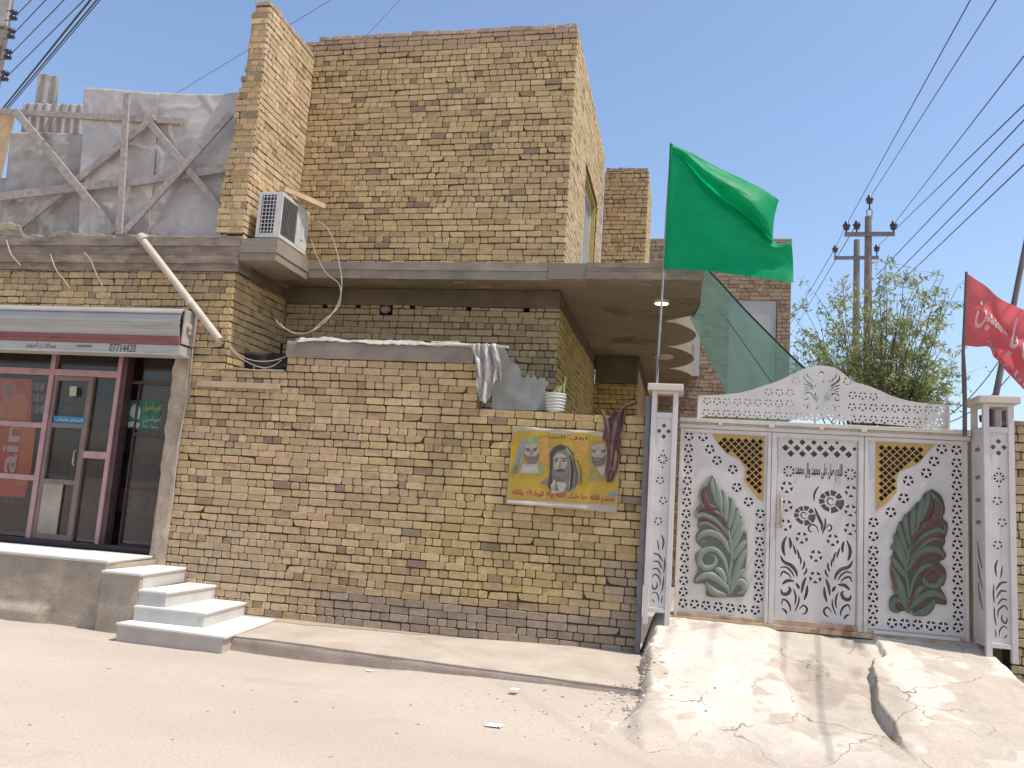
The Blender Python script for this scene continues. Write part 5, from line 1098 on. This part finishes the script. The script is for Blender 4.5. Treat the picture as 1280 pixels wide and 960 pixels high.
# gate posts ------------------------------------------------------
def gate_post(xa, label, zb_, side):
    W = .28; D0, D1 = 8.95, 9.33; xb = xa+W
    g_ = thing('gate_post', label, 'gate post', (xa+W/2, 9.1, zb_), 'box posts of the gate')
    zt2_ = 3.035; e = .055
    q = MB()
    for (x0, x1) in ((xa, xa+e), (xb-e, xb)):
        q.box(x0, x1, D0, D0+e, zb_-.13, zt2_, .005); q.box(x0, x1, D1-e, D1, zb_-.02, zt2_, .005)
    for z0, z1 in ((zb_, zb_+.045), (2.745, 2.80), (zt2_-.03, zt2_-.001)):
        q.box(xa+e, xb-e, D0+.003, D0+e-.004, z0, z1, .004); q.box(xa+.003, xa+e-.004, D0+e, D1-e, z0, z1, .004); q.box(xb-e+.004, xb-.003, D0+e, D1-e, z0, z1, .004)
    q.build('frame', M['white_paint'], g_)
    q = MB(); q.box(xa-.05, xb+.05, D0-.05, D1+.04, zt2_, zt2_+.075, .012); q.build('cap', M['cream_paint'], g_)
    # front panel with cut-outs
    x0, x1 = xa+e-.004, xb-e+.004; cx = (xa+xb)/2; hs = []
    zc = 2.60
    for dx, dz in ((0, .058), (0, -.058), (.05, 0), (-.05, 0)): hs.append(dia((cx+dx, zc+dz), .027))
    hs += star((cx, 2.30), .052, 8, .35, 8); hs += [dia((cx, 2.30+s*.088), .012) for s in (1, -1)]+[dia((cx+s*.062, 2.30), .007) for s in (1, -1)]
    for dz, dx in ((2.07, -.018), (1.86, .022), (1.64, -.02)): hs += star((cx+dx, dz), .042, 5, .5, 11)
    h0 = zb_+.09; H = 1.50-h0; mx = (lambda u: cx+u) if side < 0 else (lambda u: cx-u)
    for pts, w_ in [([(.02, 1.0), (.045, .9), (.035, .78)], .012), ([(-.02, .93), (-.01, .84), (.0, .76)], .008), ([(-.06, .72), (.0, .70), (.045, .60)], .013), ([(-.055, .60), (.0, .60), (.04, .50)], .012), ([(.06, .68), (.065, .56), (.058, .44)], .010), ([(-.06, .49), (-.01, .50), (.03, .42)], .010), ([(-.06, .36), (-.03, .42), (.02, .36), (.03, .26)], .010), ([(-.055, .28), (-.04, .20), (-.005, .24), (-.01, .31)], .011), ([(.06, .40), (.058, .28), (.045, .16)], .009), ([(-.06, .13), (-.02, .16), (.015, .10), (.02, .02)], .008), ([(-.05, .06), (-.035, .03), (-.02, .01)], .007), ([(.055, .12), (.05, .06), (.045, .01)], .007)]:
        hs.append(stroke([(mx(u), h0+H*v) for u, v in pts], w_*.85, 14))
    plate('front_panel', [(x0, zb_+.04), (x1, zb_+.04), (x1, 2.75), (x0, 2.75)], hs, D0+.022, .004, M['white_paint'], g_)
    q = MB(); q.box(x0, x1, D0+.052, D0+.056, zb_+.045, 2.745); q.build('backing_sheet', M['paleback'], g_)
    q = MB()
    for xx in (xa+.012, xb-.016): q.box(xx, xx+.004, D0+e-.003, D1-e+.003, zb_+.045, 2.745)
    q.build('side_panel', M['white_paint'], g_)
    q = MB()   # shallow raised ornaments on the side seen from the street
    xs_ = xa+.009; yc = (D0+D1)/2
    for z in (1.0, 1.2, 1.4): q.tube([(xs_, yc-.07, z), (xs_, yc, z+.12), (xs_, yc+.05, z+.26)], [.004, .012, .004], 6)
    for z in (1.85, 2.07, 2.3, 2.58): q.tube([(xs_, yc-.04, z), (xs_, yc+.04, z)], .02, 6)
    q.build('side_ornament', M['greyback'], g_)
    return g_
gate_post(-.342, 'white perforated gate post against the yard wall, carrying the green flag', .70, -1)
gate_post(2.935, 'white perforated gate post at the far right, in front of the red flag', .66, 1)
q = MB(); q.box(-.41, -.355, 9.0, 9.06, .26, 2.98, .006); q.box(-.41, -.355, 9.061, 9.10, 1.1, 1.16, .003); tag(q.build('wall_channel', M['arm']), 'narrow grey steel channel standing upright between the brick wall and the gate post', 'steel post')
bw = thing('boundary_wall', 'yellow brick wall at the far right edge beside the gate post', 'wall', (4.5, 9.2, .2))
bricks((0, 9.2, 0), (1, 0, 0), NF, 3.235, 6.6, .222, .222+CRS*30, 51, pal=[(.44, .34, .19), (.42, .32, .175), (.46, .36, .21)]).build('wall', M['brick'], bw, tint=True)
q = MB(); q.box(3.23, 6.6, 9.19, 9.44, .222+CRS*30+.003, .222+CRS*30+.05, .01); q.build('coping', M['plaster'], bw)
cw = thing('courtyard_shade_wall', 'plain brick courtyard wall running back from the right gate post, added to shade the yard', 'wall', (3.3, 13, .2))  # unseen wall, added to keep sun off the yard behind the gate
q = MB(); q.box(3.24, 3.44, 9.46, 18, .1, 2.85); q.build('wall', M['plaster'], cw)

# ================================================================ green flag
gf = thing('green_flag', 'plain green flag with a folded top edge, flying from the left gate post', 'flag', at(825, 490, 9.0))
YF = 9.02
q = MB(); q.tube([at(820.5, 490, YF), at(822.5, 450, YF), at(829, 345, YF), at(833.5, 260, YF), at(839, 178, YF)], [.015, .014, .012, .011, .010], 8); q.build('pole', M['pole_metal'], gf)
q = MB(); q.tube([at(820, 478, YF-.005), at(824, 450, YF-.02), at(828, 425, YF)], .005, 6); q.tube([at(824.5, 414, YF), at(830, 418, YF-.01), at(828, 424, YF)], .006, 6); q.build('tie_cord', M['cable'], gf)
def spl(pts, n): return smooth_line(pts, n)
NU = 64
rows = [([(831, 336), (862, 337.5), (895, 340), (925, 344), (960, 349), (992, 353)], .00),
        ([(833, 296), (865, 302), (900, 309), (930, 316), (960, 322), (991.5, 334)], .05),
        ([(835, 256), (860, 266), (893, 282), (925, 298), (957, 313), (991, 319)], .03),
        ([(837.5, 210), (856, 222), (882, 247), (912, 271), (944, 296), (970, 309), (988, 303)], -.02),
        ([(838, 190), (856, 205), (877, 230), (899, 250), (923, 268), (947, 288), (967, 304.5), (976, 305)], .05),
        ([(838.3, 186), (855.5, 200), (875, 222), (897, 242), (921, 260), (945, 280), (966.5, 302.7)], .11),
        ([(838.5, 183), (853.7, 191), (869.5, 208), (885, 222), (901, 232), (920, 244), (940, 262), (955, 284), (966.5, 301)], -.07),
        ([(838.7, 182.5), (855, 189.5), (872, 204), (889, 217), (906, 227), (926, 238), (947, 256), (960, 276), (966, 297)], -.09),
        ([(839, 181.5), (868, 196), (899, 214.5), (930, 229), (958, 247), (968, 272)], .02),
        ([(839, 180), (841.8, 181), (867.5, 192.8), (899, 210), (927, 223), (955, 237), (973.5, 250)], .08)]
R2 = [[at(px, py, YF) for px, py in spl(p, NU)] for p, d in rows]
def flag_pt(u, v):
    m = len(rows)-1; t = v*m; k = min(int(t), m-1); f = t-k; i = min(int(u*NU), NU-1); fu = u*NU-i
    def rowp(j): return R2[j][i].lerp(R2[j][i+1], fu)
    p0, p1, p2, p3 = rowp(max(k-1, 0)), rowp(k), rowp(k+1), rowp(min(k+2, m))
    def cr_(a, b, c, d): return .5*((2*b)+(c-a)*f+(2*a-5*b+4*c-d)*f*f+(3*b-a-3*c+d)*f*f*f)
    ds = [rows[max(k-1, 0)][1], rows[k][1], rows[k+1][1], rows[min(k+2, m)][1]]
    x, z = cr_(p0.x, p1.x, p2.x, p3.x), cr_(p0.z, p1.z, p2.z, p3.z); d = cr_(*ds)*min(1, u*2.2)
    wv = (.035*math.sin(u*6+v*2)+.010*math.sin(u*15-v*9)+.016*mnoise.noise(Vector((u*6, v*8, 2)))+.008*mnoise.noise(Vector((u*13-v*8, v*15, 2))))*min(1, u*3)
    q_ = Vector((x, YF+d+wv, z)); dr = (Vector((x, YF, z))-CAM); return CAM+dr*(q_.y/YF)
q = MB(); q.tube([at(830.6, 337, YF), at(833.3, 296, YF), at(835.3, 256, YF), at(837.6, 214, YF), at(839, 180, YF)], .017, 10); q.build('sleeve', M['flag_green'], gf)
q = MB(); q.grid(flag_pt, 110, 90); q.build('cloth', M['flag_green'], gf)

# ================================================================ red flag
rfg = thing('red_flag', 'red flag with white Arabic writing on a rough stick beside the right gate post', 'flag', at(1206, 500, 9.02))
q = MB(); q.tube([at(1206, 545, YF), at(1206, 500, YF), at(1205, 470, YF), at(1204, 440, YF), at(1206, 390, YF), at(1208, 340, YF)], [.022, .022, .024, .017, .015, .014], 8); q.build('pole', M['pole_dark'], rfg)
rr = [([(1205, 432), (1222, 433), (1234, 434), (1240, 446), (1252, 452), (1264, 470), (1286, 498), (1310, 520)], .0),
      ([(1205.5, 410), (1220, 412), (1234, 420), (1246, 432), (1258, 444), (1272, 462), (1292, 484), (1316, 504)], .10),
      ([(1206, 390), (1222, 394), (1238, 404), (1252, 416), (1264, 430), (1278, 446), (1298, 464), (1322, 484)], -.06),
      ([(1207, 365), (1224, 374), (1241, 388), (1257, 400), (1270, 412), (1284, 424), (1303, 440), (1328, 462)], .07),
      ([(1208, 341), (1226, 355), (1243, 366), (1261, 377), (1276, 388), (1290, 398), (1310, 414), (1334, 440)], .0)]
R3 = [[at(px, py, YF) for px, py in spl(p, NU)] for p, d in rr]
def rflag(u, v, off=0):
    m = len(rr)-1; t = v*m; k = min(int(t), m-1); f = t-k; i = min(int(u*NU), NU-1); fu = u*NU-i
    def rowp(j): return R3[j][i].lerp(R3[j][i+1], fu)
    p0, p1, p2, p3 = rowp(max(k-1, 0)), rowp(k), rowp(k+1), rowp(min(k+2, m))
    def cr_(a, b, c, d): return .5*((2*b)+(c-a)*f+(2*a-5*b+4*c-d)*f*f+(3*b-a-3*c+d)*f*f*f)
    d = cr_(rr[max(k-1, 0)][1], rr[k][1], rr[k+1][1], rr[min(k+2, m)][1])*min(1, u*3)
    return Vector((cr_(p0.x, p1.x, p2.x, p3.x), YF+d+.05*math.sin(u*13+v*3)*min(1, u*4)-off, cr_(p0.z, p1.z, p2.z, p3.z)))
q = MB(); q.grid(rflag, 90, 50); q.build('cloth', M['flag_red'], rfg)
text_mesh(arab('لبيك يا حسين'), lambda u, v: rflag(.12+u*.82, .30+v*.58, .008), M['flag_ink'], 'lettering', rfg, bold=.018, res=6)
text_mesh(arab('يا ابا عبد الله'), lambda u, v: rflag(.30+u*.62, .08+v*.2, .008), M['flag_ink'], 'small_lettering', rfg, bold=.014, res=6)

# ================================================================ shade net over the carport
ne = thing('shade_net', 'translucent dark green shade net stretched from the carport slab down behind the gate', 'shade net', (.8, 11, 3.9))
nA, nB = Vector((.19, 9.97, 4.72)), at(1018, 467, 10.2)+Vector((0, 0, -.03)); nC, nD = atZ(862, 396, 4.56), at(914, 492, 12.6)
nB = nA+(nB-nA)*1.22; nD = nC+(nD-nC)*1.6
def netp(u, v):
    a = nA*(1-u)+nB*u; b = nC*(1-u)+nD*u; p = a*(1-v)+b*v
    s = math.sin(u*PI); p.z -= .07*s*(.4+v)+.025*mnoise.noise(Vector((u*3, v*5, 1)))+.02*math.sin(v*14+u*3)*s; return p
q = MB(); q.grid(netp, 50, 50); q.build('net', M['net'], ne)
q = MB(); q.tube([netp(i/20, 0)+Vector((0, -.004, .006)) for i in range(21)], .012, 6); q.build('edge_cord', M['cord'], ne)
q = MB(); q.tube([netp(.25+.75*i/16, .30+.1*i/16)+Vector((0, 0, -.01)) for i in range(17)], .004, 6); q.build('tie_cord', M['cord'], ne)

# ================================================================ neighbour's house
nb = thing('neighbour_house', 'reddish brick neighbouring house with a pale plaster panel, behind the green flag', 'house', (.7, 18.5, 0))
PAL_R = [(.37, .25, .165), (.40, .275, .185), (.34, .225, .15), (.42, .30, .20)]
pA, pB = at(912, 374, 18.5), at(970, 446, 18.5)
bricks((0, 18.5, 0), (1, 0, 0), NF, -1.2, at(990, 320, 18.5).x, .222, 7.9, 61, pal=PAL_R, scale=1.0, holes=[(pA.x, pB.x, pB.z-1.2, pA.z)], mortar=(.22, .18, .14)).build('wall', M['brick'], nb, tint=True)
q = MB(); q.box(pA.x+.01, pB.x-.01, 18.53, 18.62, pB.z-1.19, pA.z-.01); q.box(at(828, 400, 18.4).x, at(876, 400, 18.4).x, 18.38, 18.49, 4.75, at(850, 400, 18.4).z); q.build('plaster_panel', M['pale_plaster'], nb)
q = MB(); xr_n = at(990, 320, 18.5).x; q.box(xr_n-.3, xr_n-.02, 18.8, 26, .1, 7.85); q.box(-1.2, xr_n-.3, 25.8, 26, .1, 7.85); q.box(-1.2, xr_n, 18.52, 18.7, 7.905, 7.96, .02); q.build('rear_walls', M['plaster'], nb)

# ================================================================ tree behind the gate
trd = thing('willow_tree', 'airy light green tree with narrow leaves rising behind the white gate', 'tree', (3.6, 16, 0))
rnd = random.Random(77); YT = 16.2
q = MB(); leaves = MB(); base0 = Vector((3.35, YT, 0))
def branch(a, b, r0, r1, sag, n=9):
    o = Vector((rnd.uniform(-.2, .2), rnd.uniform(-.2, .2), sag)); pts = [a.lerp(b, i/n)+o*math.sin(i/n*PI)+Vector((rnd.uniform(-.03, .03), rnd.uniform(-.03, .03), 0)) for i in range(n+1)]
    q.tube(pts, [r0+(r1-r0)*i/n for i in range(n+1)], 6); return pts
def leaf(c, d, ln, wd, tint):
    d = d.normalized(); s = d.cross(Vector((rnd.uniform(-1, 1), rnd.uniform(-1, 1), rnd.uniform(-1, 1)))); 
    if s.length < 1e-4: return
    s.normalize(); leaves.add([c, c+d*ln*.45+s*wd, c+d*ln, c+d*ln*.45-s*wd], [(0, 1, 2, 3)], tint)
trunks = []
for (dx, h) in ((-.35, 2.6), (.1, 2.9), (.5, 2.4)):
    t_ = branch(base0+Vector((dx*.4, 0, -.1)), base0+Vector((dx, rnd.uniform(-.3, .3), h)), .09, .05, 0); trunks.append(t_[-1])
crown_px = [(1000, 405), (1012, 385), (1030, 368), (1010, 430), (1040, 395), (1055, 345), (1075, 360), (1098, 345), (1120, 338), (1140, 345), (1135, 370), (1110, 372), (1160, 372), (1178, 345), (1190, 358), (1172, 385), (1150, 395), (1170, 420), (1180, 445), (1130, 410), (1100, 410), (1070, 400), (1050, 425), (1080, 440), (1110, 440), (1140, 440), (1165, 460), (1095, 460), (1125, 465), (1150, 480), (1070, 465), (1175, 490), (1110, 490), (1050, 450), (1020, 420), (1000, 440), (1130, 490), (1155, 500), (1185, 480), (1060, 380), (1090, 385), (1120, 395), (1030, 450), (995, 460)]
greens = [(.30, .335, .115), (.25, .30, .10), (.36, .375, .15), (.40, .385, .17), (.20, .25, .08)]
for (px, py) in crown_px:
    dense = py > 405 and px > 1055
    for rep in range(3 if dense else 2):
        tgt = at(px+rnd.uniform(-14, 14), py+rnd.uniform(-10, 12), YT+rnd.uniform(-1.0, 1.1)); st_ = min(trunks, key=lambda t: (t-tgt).length)
        bp_ = branch(st_+Vector((0, 0, rnd.uniform(-.6, 0))), tgt, .016, .004, rnd.uniform(-.1, .35))
        if rep == 0:
            pass
        tw = 10 if dense else 9
        gcol = rnd.choice(greens)
        for k_ in range(tw):
            p = bp_[rnd.randint(5, 9)]; e = p+Vector((rnd.gauss(0, .22), rnd.gauss(0, .22), rnd.gauss(.02, .2)))
            q.tube([p, p.lerp(e, .5)+Vector((0, 0, .03)), e], [.004, .003, .0015], 4, caps=False)
            for j in range(11 if dense else 10):
                c = p.lerp(e, rnd.uniform(.1, 1.05))+Vector((rnd.gauss(0, .035), rnd.gauss(0, .035), rnd.gauss(0, .03)))
                gcl = Vector(gcol if rnd.random() < .7 else rnd.choice(greens))*rnd.uniform(.8, 1.25)
                leaf(c, Vector((rnd.gauss(0, .7), rnd.gauss(0, .7), rnd.gauss(-.35, .6))), rnd.uniform(.08, .16), rnd.uniform(.012, .021), tuple(gcl))
q.build('trunk', M['bark'], trd); leaves.build('crown', M['leaves'], trd, tint=True, recalc=False)

# ================================================================ utility poles and lines
def insulator(mb, c, s=1.0):
    mb.lathe(c, [(.018*s, -.16*s), (.018*s, -.02*s), (.05*s, -.01*s), (.075*s, .02*s), (.06*s, .05*s), (.085*s, .07*s), (.085*s, .11*s), (.05*s, .14*s), (.05*s, .18*s), (.02*s, .20*s)], 12)
def upole(label, pxx, ytop, arm, ins, Y, rad, tops=()):
    B = at(pxx, ytop, Y); P_ = thing('utility_pole', label, 'utility pole', (B.x, Y, 0), 'power poles with crossarms')
    q = MB(); q.tube([(B.x, Y, -.2), (B.x, Y, B.z*.5), (B.x, Y, B.z)], [rad*1.7, rad*1.3, rad], 12); q.build('pole', M['pole_wood'], P_)
    a, b = at(*arm[0], Y-.12), at(*arm[1], Y-.12); q = MB(); q.beam(a, b, .14, .14, (0, 0, 1), .01); q.build('crossarm', M['arm'], P_)
    out = []
    for (px, py) in ins:
        c = at(px, py, Y-.12); q = MB(); insulator(q, c, 1.7); q.build('insulator', M['insul'], P_); out.append(c+Vector((0, 0, .2)))
    for (px, py) in tops:
        c = at(px, py, Y); q = MB(); q.tube([(c.x-.08, Y, B.z-.1), (c.x-.10, Y, B.z+.25), (c.x, Y, c.z-.2)], .02, 6); q.tube([(c.x+.08, Y, B.z-.1), (c.x+.10, Y, B.z+.25), (c.x, Y, c.z-.2)], .02, 6); q.build('top_bracket', M['arm'], P_)
        q = MB(); insulator(q, c, 1.7); q.build('insulator', M['insul'], P_); out.append(c+Vector((0, 0, .2)))
    return out
I1 = upole('nearer grey utility pole with the taller top and wide crossarm, rising behind the tree', 1085.5, 271, [(1056, 293), (1118, 292.5)], [(1058, 287), (1071, 286), (1117, 286.5)], 33, .13, [(1087, 254)])
I2 = upole('farther utility pole with the lower crossarm, left of the taller one', 1071, 300, [(1043, 322.5), (1098, 322)], [(1044, 315), (1096, 314)], 41, .14)
lpq = thing('utility_pole', 'dark steel pole cut off at the upper left edge, hung with spool insulators', 'utility pole', (at(-6, 100, 14).x, 14, 0), 'power poles with crossarms')
q = MB(); xp = at(-4, 90, 14).x; q.tube([(xp, 14, -.2), (xp, 14, 12.4)], [.16, .10], 12); q.build('pole', M['pole_wood'], lpq)
q = MB(); q.box(xp-.12, xp+.20, 13.84, 13.9, at(0, 38, 14).z, at(0, 6, 14).z, .01); q.box(xp-.1, xp+.12, 13.84, 13.9, at(0, 62, 14).z, at(0, 42, 14).z, .01); q.build('bracket_plate', M['zinc_dull'], lpq)
LPI = []
for (px, py) in ((17, 19), (14, 42), (10, 68), (6, 95)):
    c = at(px, py, 13.8); q = MB()
    q.lathe(c-Vector((0, 0, .10)), [(.03, 0), (.075, .01), (.085, .05), (.05, .08), (.05, .12), (.085, .15), (.075, .19), (.03, .20)], 14); q.build('insulator', M['insul'], lpq)
    q = MB(); q.beam(c+Vector((-.2, 0, .11)), c+Vector((.06, 0, .11)), .03, .012, (0, 0, 1), 0); q.beam(c+Vector((-.2, 0, -.11)), c+Vector((.06, 0, -.11)), .03, .012, (0, 0, 1), 0); q.build('bracket', M['arm'], lpq); LPI.append(c+Vector((.07, 0, 0)))
# slanting pole right of the gate
rp = thing('stay_pole', 'leaning slim grey pole behind the red flag at the right edge', 'pole', at(1240, 520, 14))
q = MB(); A, B = at(1238, 528, 14), at(1292, 255, 14); q.tube([A+(A-B)*.95, A, B], [.06, .05, .04], 10); q.build('pole', M['pole_wood'], rp)
q = MB(); C_ = at(1240, 508, 13.9)
for i in range(7): c = C_+Vector((rnd.uniform(-.16, .10), rnd.uniform(-.05, .05), rnd.uniform(-.35, .12))); q.tube([c, c+Vector((rnd.uniform(-.08, .08), 0, rnd.uniform(-.12, .12)))], rnd.uniform(.02, .05), 8)
q.build('line_fittings', M['insul'], rp)
xt = at(1246, 515, 13.6); q = MB(); q.box(xt.x-.10, xt.x+.13, 13.55, 13.8, xt.z-.5, xt.z+.05, .02); q.build('junction_box', M['insul'], rp)
def cable(a, b, sag, r_, label, m='cable', grp='overhead power lines', n=28):
    q = MB(); q.tube([a.lerp(b, i/n)-Vector((0, 0, 4*sag*(i/n)*(1-i/n))) for i in range(n+1)], r_, 6); o = q.build('power_line', M[m]); tag(o, label, 'cable', grp); return o
def ext(a, px, py, Y, k=1.35):
    b = at(px, py, Y); return a+(b-a)*k
R_ = .012
cable(I1[0], ext(I1[0], 1213, 0, 14), .0, R_, 'power line climbing from the left end of the taller pole\'s crossarm')
cable(I1[3], ext(I1[3], 1245, 0, 14), .0, R_, 'power line from the top insulator of the taller pole')
cable(I1[2], ext(I1[2], 1280, 70, 14), .0, R_, 'power line from the right end of the taller pole\'s crossarm')
cable(I2[1], ext(I2[1], 1250, 160, 15), .0, R_, 'power line from the right end of the farther pole\'s crossarm')
for i, (pa, pb, t_) in enumerate([((1095, 345), (1280, 150), 'third lowest of the lines that run to the right edge over the tree'), ((1100, 362), (1280, 180), 'second lowest of the lines that run to the right edge over the tree'), ((1118, 360), (1280, 206), 'lowest of the lines that run to the right edge over the tree')]):
    a = at(*pa, 30); cable(a, ext(a, *pb, 14), .0, R_, t_)
cable(I1[0], I2[0], .0, R_*.9, 'short line joining the left ends of the two crossarms')
cable(I2[0], at(985, 410, 75), .0, R_*1.6, 'line dropping left from the farther pole behind the neighbour\'s house')
cable(I1[1], at(995, 408, 75), .0, R_*1.6, 'line dropping left from the middle insulator of the taller pole')
for i, (a, b, t_) in enumerate([(LPI[0], (39, 0), 'first of the four thin lines leaving the left pole, from its top insulator'), (LPI[1], (57, 0), 'thin line leaving the second insulator of the left pole'), (LPI[2], (80, 0), 'thin line leaving the third insulator of the left pole'), (LPI[3], (105, 0), 'thin line leaving the lowest insulator of the left pole')]):
    cable(a, ext(a, *b, 11), .0, .010, t_)
for (pa, pb, r2, t_) in [((0, 140), (113, 0), .016, 'thick dark cable rising from the left edge past the tin chimney'), ((3, 141), (121, 0), .012, 'cable just right of the thick dark one at upper left'), ((6, 141), (125, 0), .008, 'thinnest outer wire beside the thick dark cable at upper left')]:
    a = at(*pa, 13); cable(a, ext(a, *pb, 10), .0, r2, t_)
a = at(215, 120, 20); b = at(420, -4, 16)
cable(a+(a-b)*4, b+(b-a)*2, .0, .006, 'hair-thin wire crossing the sky behind the wing wall'); a = at(462, 40, 22); b = at(506, -6, 20)
cable(a+(a-b)*12, b+(b-a)*9, .0, .006, 'hair-thin wire in the sky above the upper storey')
cable(at(1150, 503, 9.35), at(1210, 507, 9.1), .0, .005, 'short grey wire from the gate crest to the right post', 'cable', 'loose wires by the gate')
for i, (a, b, t_) in enumerate([((1185, 520), (1256, 440), 'upper of the thin drop wires behind the right gate post'), ((1186, 528), (1262, 470), 'lower of the thin drop wires behind the right gate post')]):
    cable(at(*a, 13.5), at(*b, 14), .1, .008, t_, 'cable', 'loose wires by the gate')
# wires on the house front
def wire(pts, r_, label, m='cable_pale'):
    P_ = []
    for i in range(41):
        t = i/40*(len(pts)-1); k_ = min(int(t), len(pts)-2); f = t-k_; a, b, c, d = (pts[max(k_-1, 0)], pts[k_], pts[k_+1], pts[min(k_+2, len(pts)-1)])
        P_.append(.5*((2*b)+(c-a)*f+(2*a-5*b+4*c-d)*f*f+(3*b-a-3*c+d)*f*f*f))
    q = MB(); q.tube(P_, r_, 6); o = q.build('cable', M[m]); tag(o, label, 'cable', 'cables on the house fronts')
L = at
wire([L(394, 276, 9.9), L(408, 284, 9.9), L(418, 305, 9.9), L(425, 335, 9.88), L(427, 360, 9.85), L(420, 385, 9.8), L(400, 408, 9.6), L(375, 418, 9.4), L(352, 408, 9.4), L(345, 400, 9.6)], .008, 'insulated cable looping from the outdoor unit down in front of the canopy into the recess')
wire([L(386, 290, 9.92), L(395, 318, 9.9), L(408, 342, 9.88), L(424, 356, 9.85), L(424, 382, 9.8), L(405, 400, 9.6), L(385, 416, 9.4), L(362, 414, 9.4), L(350, 404, 9.5)], .006, 'thinner cable that drops straight from the outdoor unit and joins the loop')
wire([L(285, 430, 9.06), L(300, 444, 9.08), L(318, 451, 9.1), L(340, 451, 9.1), L(357, 446, 9.1)], .007, 'upper loose wire sagging across the notch of the yard wall')
wire([L(286, 434, 9.05), L(303, 449, 9.08), L(325, 459, 9.1), L(340, 458, 9.1), L(352, 450, 9.12)], .007, 'lower loose wire sagging across the notch of the yard wall')
wire([L(317.5, 458, 9.09), L(317.5, 468, 9.08)], .006, 'stub of wire hanging onto the mortar sill of the notch')
wire([L(8, 300, 9.05), L(14, 318, 9.02), L(26, 332, 9.05)], .009, 'short wire hanging from the roof edge at the far left')
wire([L(63, 318, 9.04), L(70, 337, 9.0), L(80, 350, 9.04), L(88, 362, 9.07)], .008, 'thin wire hanging on the shop front above the middle of the shutter housing')
wire([L(105, 316, 9.04), L(113, 325, 9.0), L(120, 342, 9.02), L(128, 358, 9.07)], .008, 'bent wire hanging on the shop front nearest the slanting drain pipe')

# ================================================================ litter
def scrap(px, py, w_, h_, label, m, nm='paper_scrap'):
    c = at(px, py, 6); d = ray(px, py)
    t = (0.03-CAM.z)/d.z; c = CAM+d*t; z = zg(c.x, c.y)+.008; t = (z-CAM.z)/d.z; c = CAM+d*t
    q = MB(); q.grid(lambda u, v: Vector((c.x+(u-.5)*w_+.02*v, c.y+(v-.5)*h_, z+.004+.012*abs(mnoise.noise(Vector((u*4, v*4, px)))))), 8, 8); o = q.build(nm, m); solidify(o, .002); tag(o, label, 'litter')
PW = mat('white_paper', (.80, .80, .80), .6, .05)
scrap(617, 907, .13, .10, 'white paper scrap lying in the open road, the largest piece of litter', PW); scrap(642, 862, .07, .06, 'small white scrap of paper at the foot of the kerb', PW); scrap(461, 839, .06, .04, 'tiny pale scrap against the kerb nearer the steps', PW)

# ================================================================ sun, sky, camera
sunv = Vector((.40, -.085, .91)).normalized()
sl = bpy.data.lights.new('sun', 'SUN'); sl.energy = 3.1; sl.angle = math.radians(.53); sl.color = (1, .955, .88)
so = bpy.data.objects.new('sun', sl); COL.objects.link(so); so.rotation_euler = sunv.to_track_quat('Z', 'Y').to_euler(); so.location = sunv*60
wd_ = bpy.data.worlds.new('World'); sc.world = wd_; wd_.use_nodes = True; nt = wd_.node_tree
sk = nt.nodes.new('ShaderNodeTexSky'); sk.sky_type = 'NISHITA'; sk.sun_disc = False; sk.sun_elevation = math.asin(sunv.z); sk.sun_rotation = math.atan2(sunv.x, sunv.y)
sk.air_density = 1.0; sk.dust_density = 1.6; sk.ozone_density = 2.2
bg = nt.nodes['Background']; bg.inputs['Strength'].default_value = .15; nt.links.new(sk.outputs[0], bg.inputs['Color'])
cd = bpy.data.cameras.new('camera'); co = bpy.data.objects.new('camera', cd); COL.objects.link(co)
from mathutils import Matrix
rows_ = Matrix(((_X.x, _X.y, _X.z), (_Y.x, _Y.y, _Y.z), (_Z.x, _Z.y, _Z.z)))
co.matrix_world = Matrix.Translation(CAM) @ rows_.to_4x4()
cd.sensor_width = 36; cd.lens = FPX*36/1280; cd.clip_end = 1500; cd.clip_start = .05; sc.camera = co
sc.view_settings.view_transform = 'Standard'; sc.view_settings.look = 'None'; sc.view_settings.gamma = 1; sc.view_settings.exposure = .55; sc.view_settings.use_curve_mapping = False
sc.render.resolution_x = 1024; sc.render.resolution_y = 768
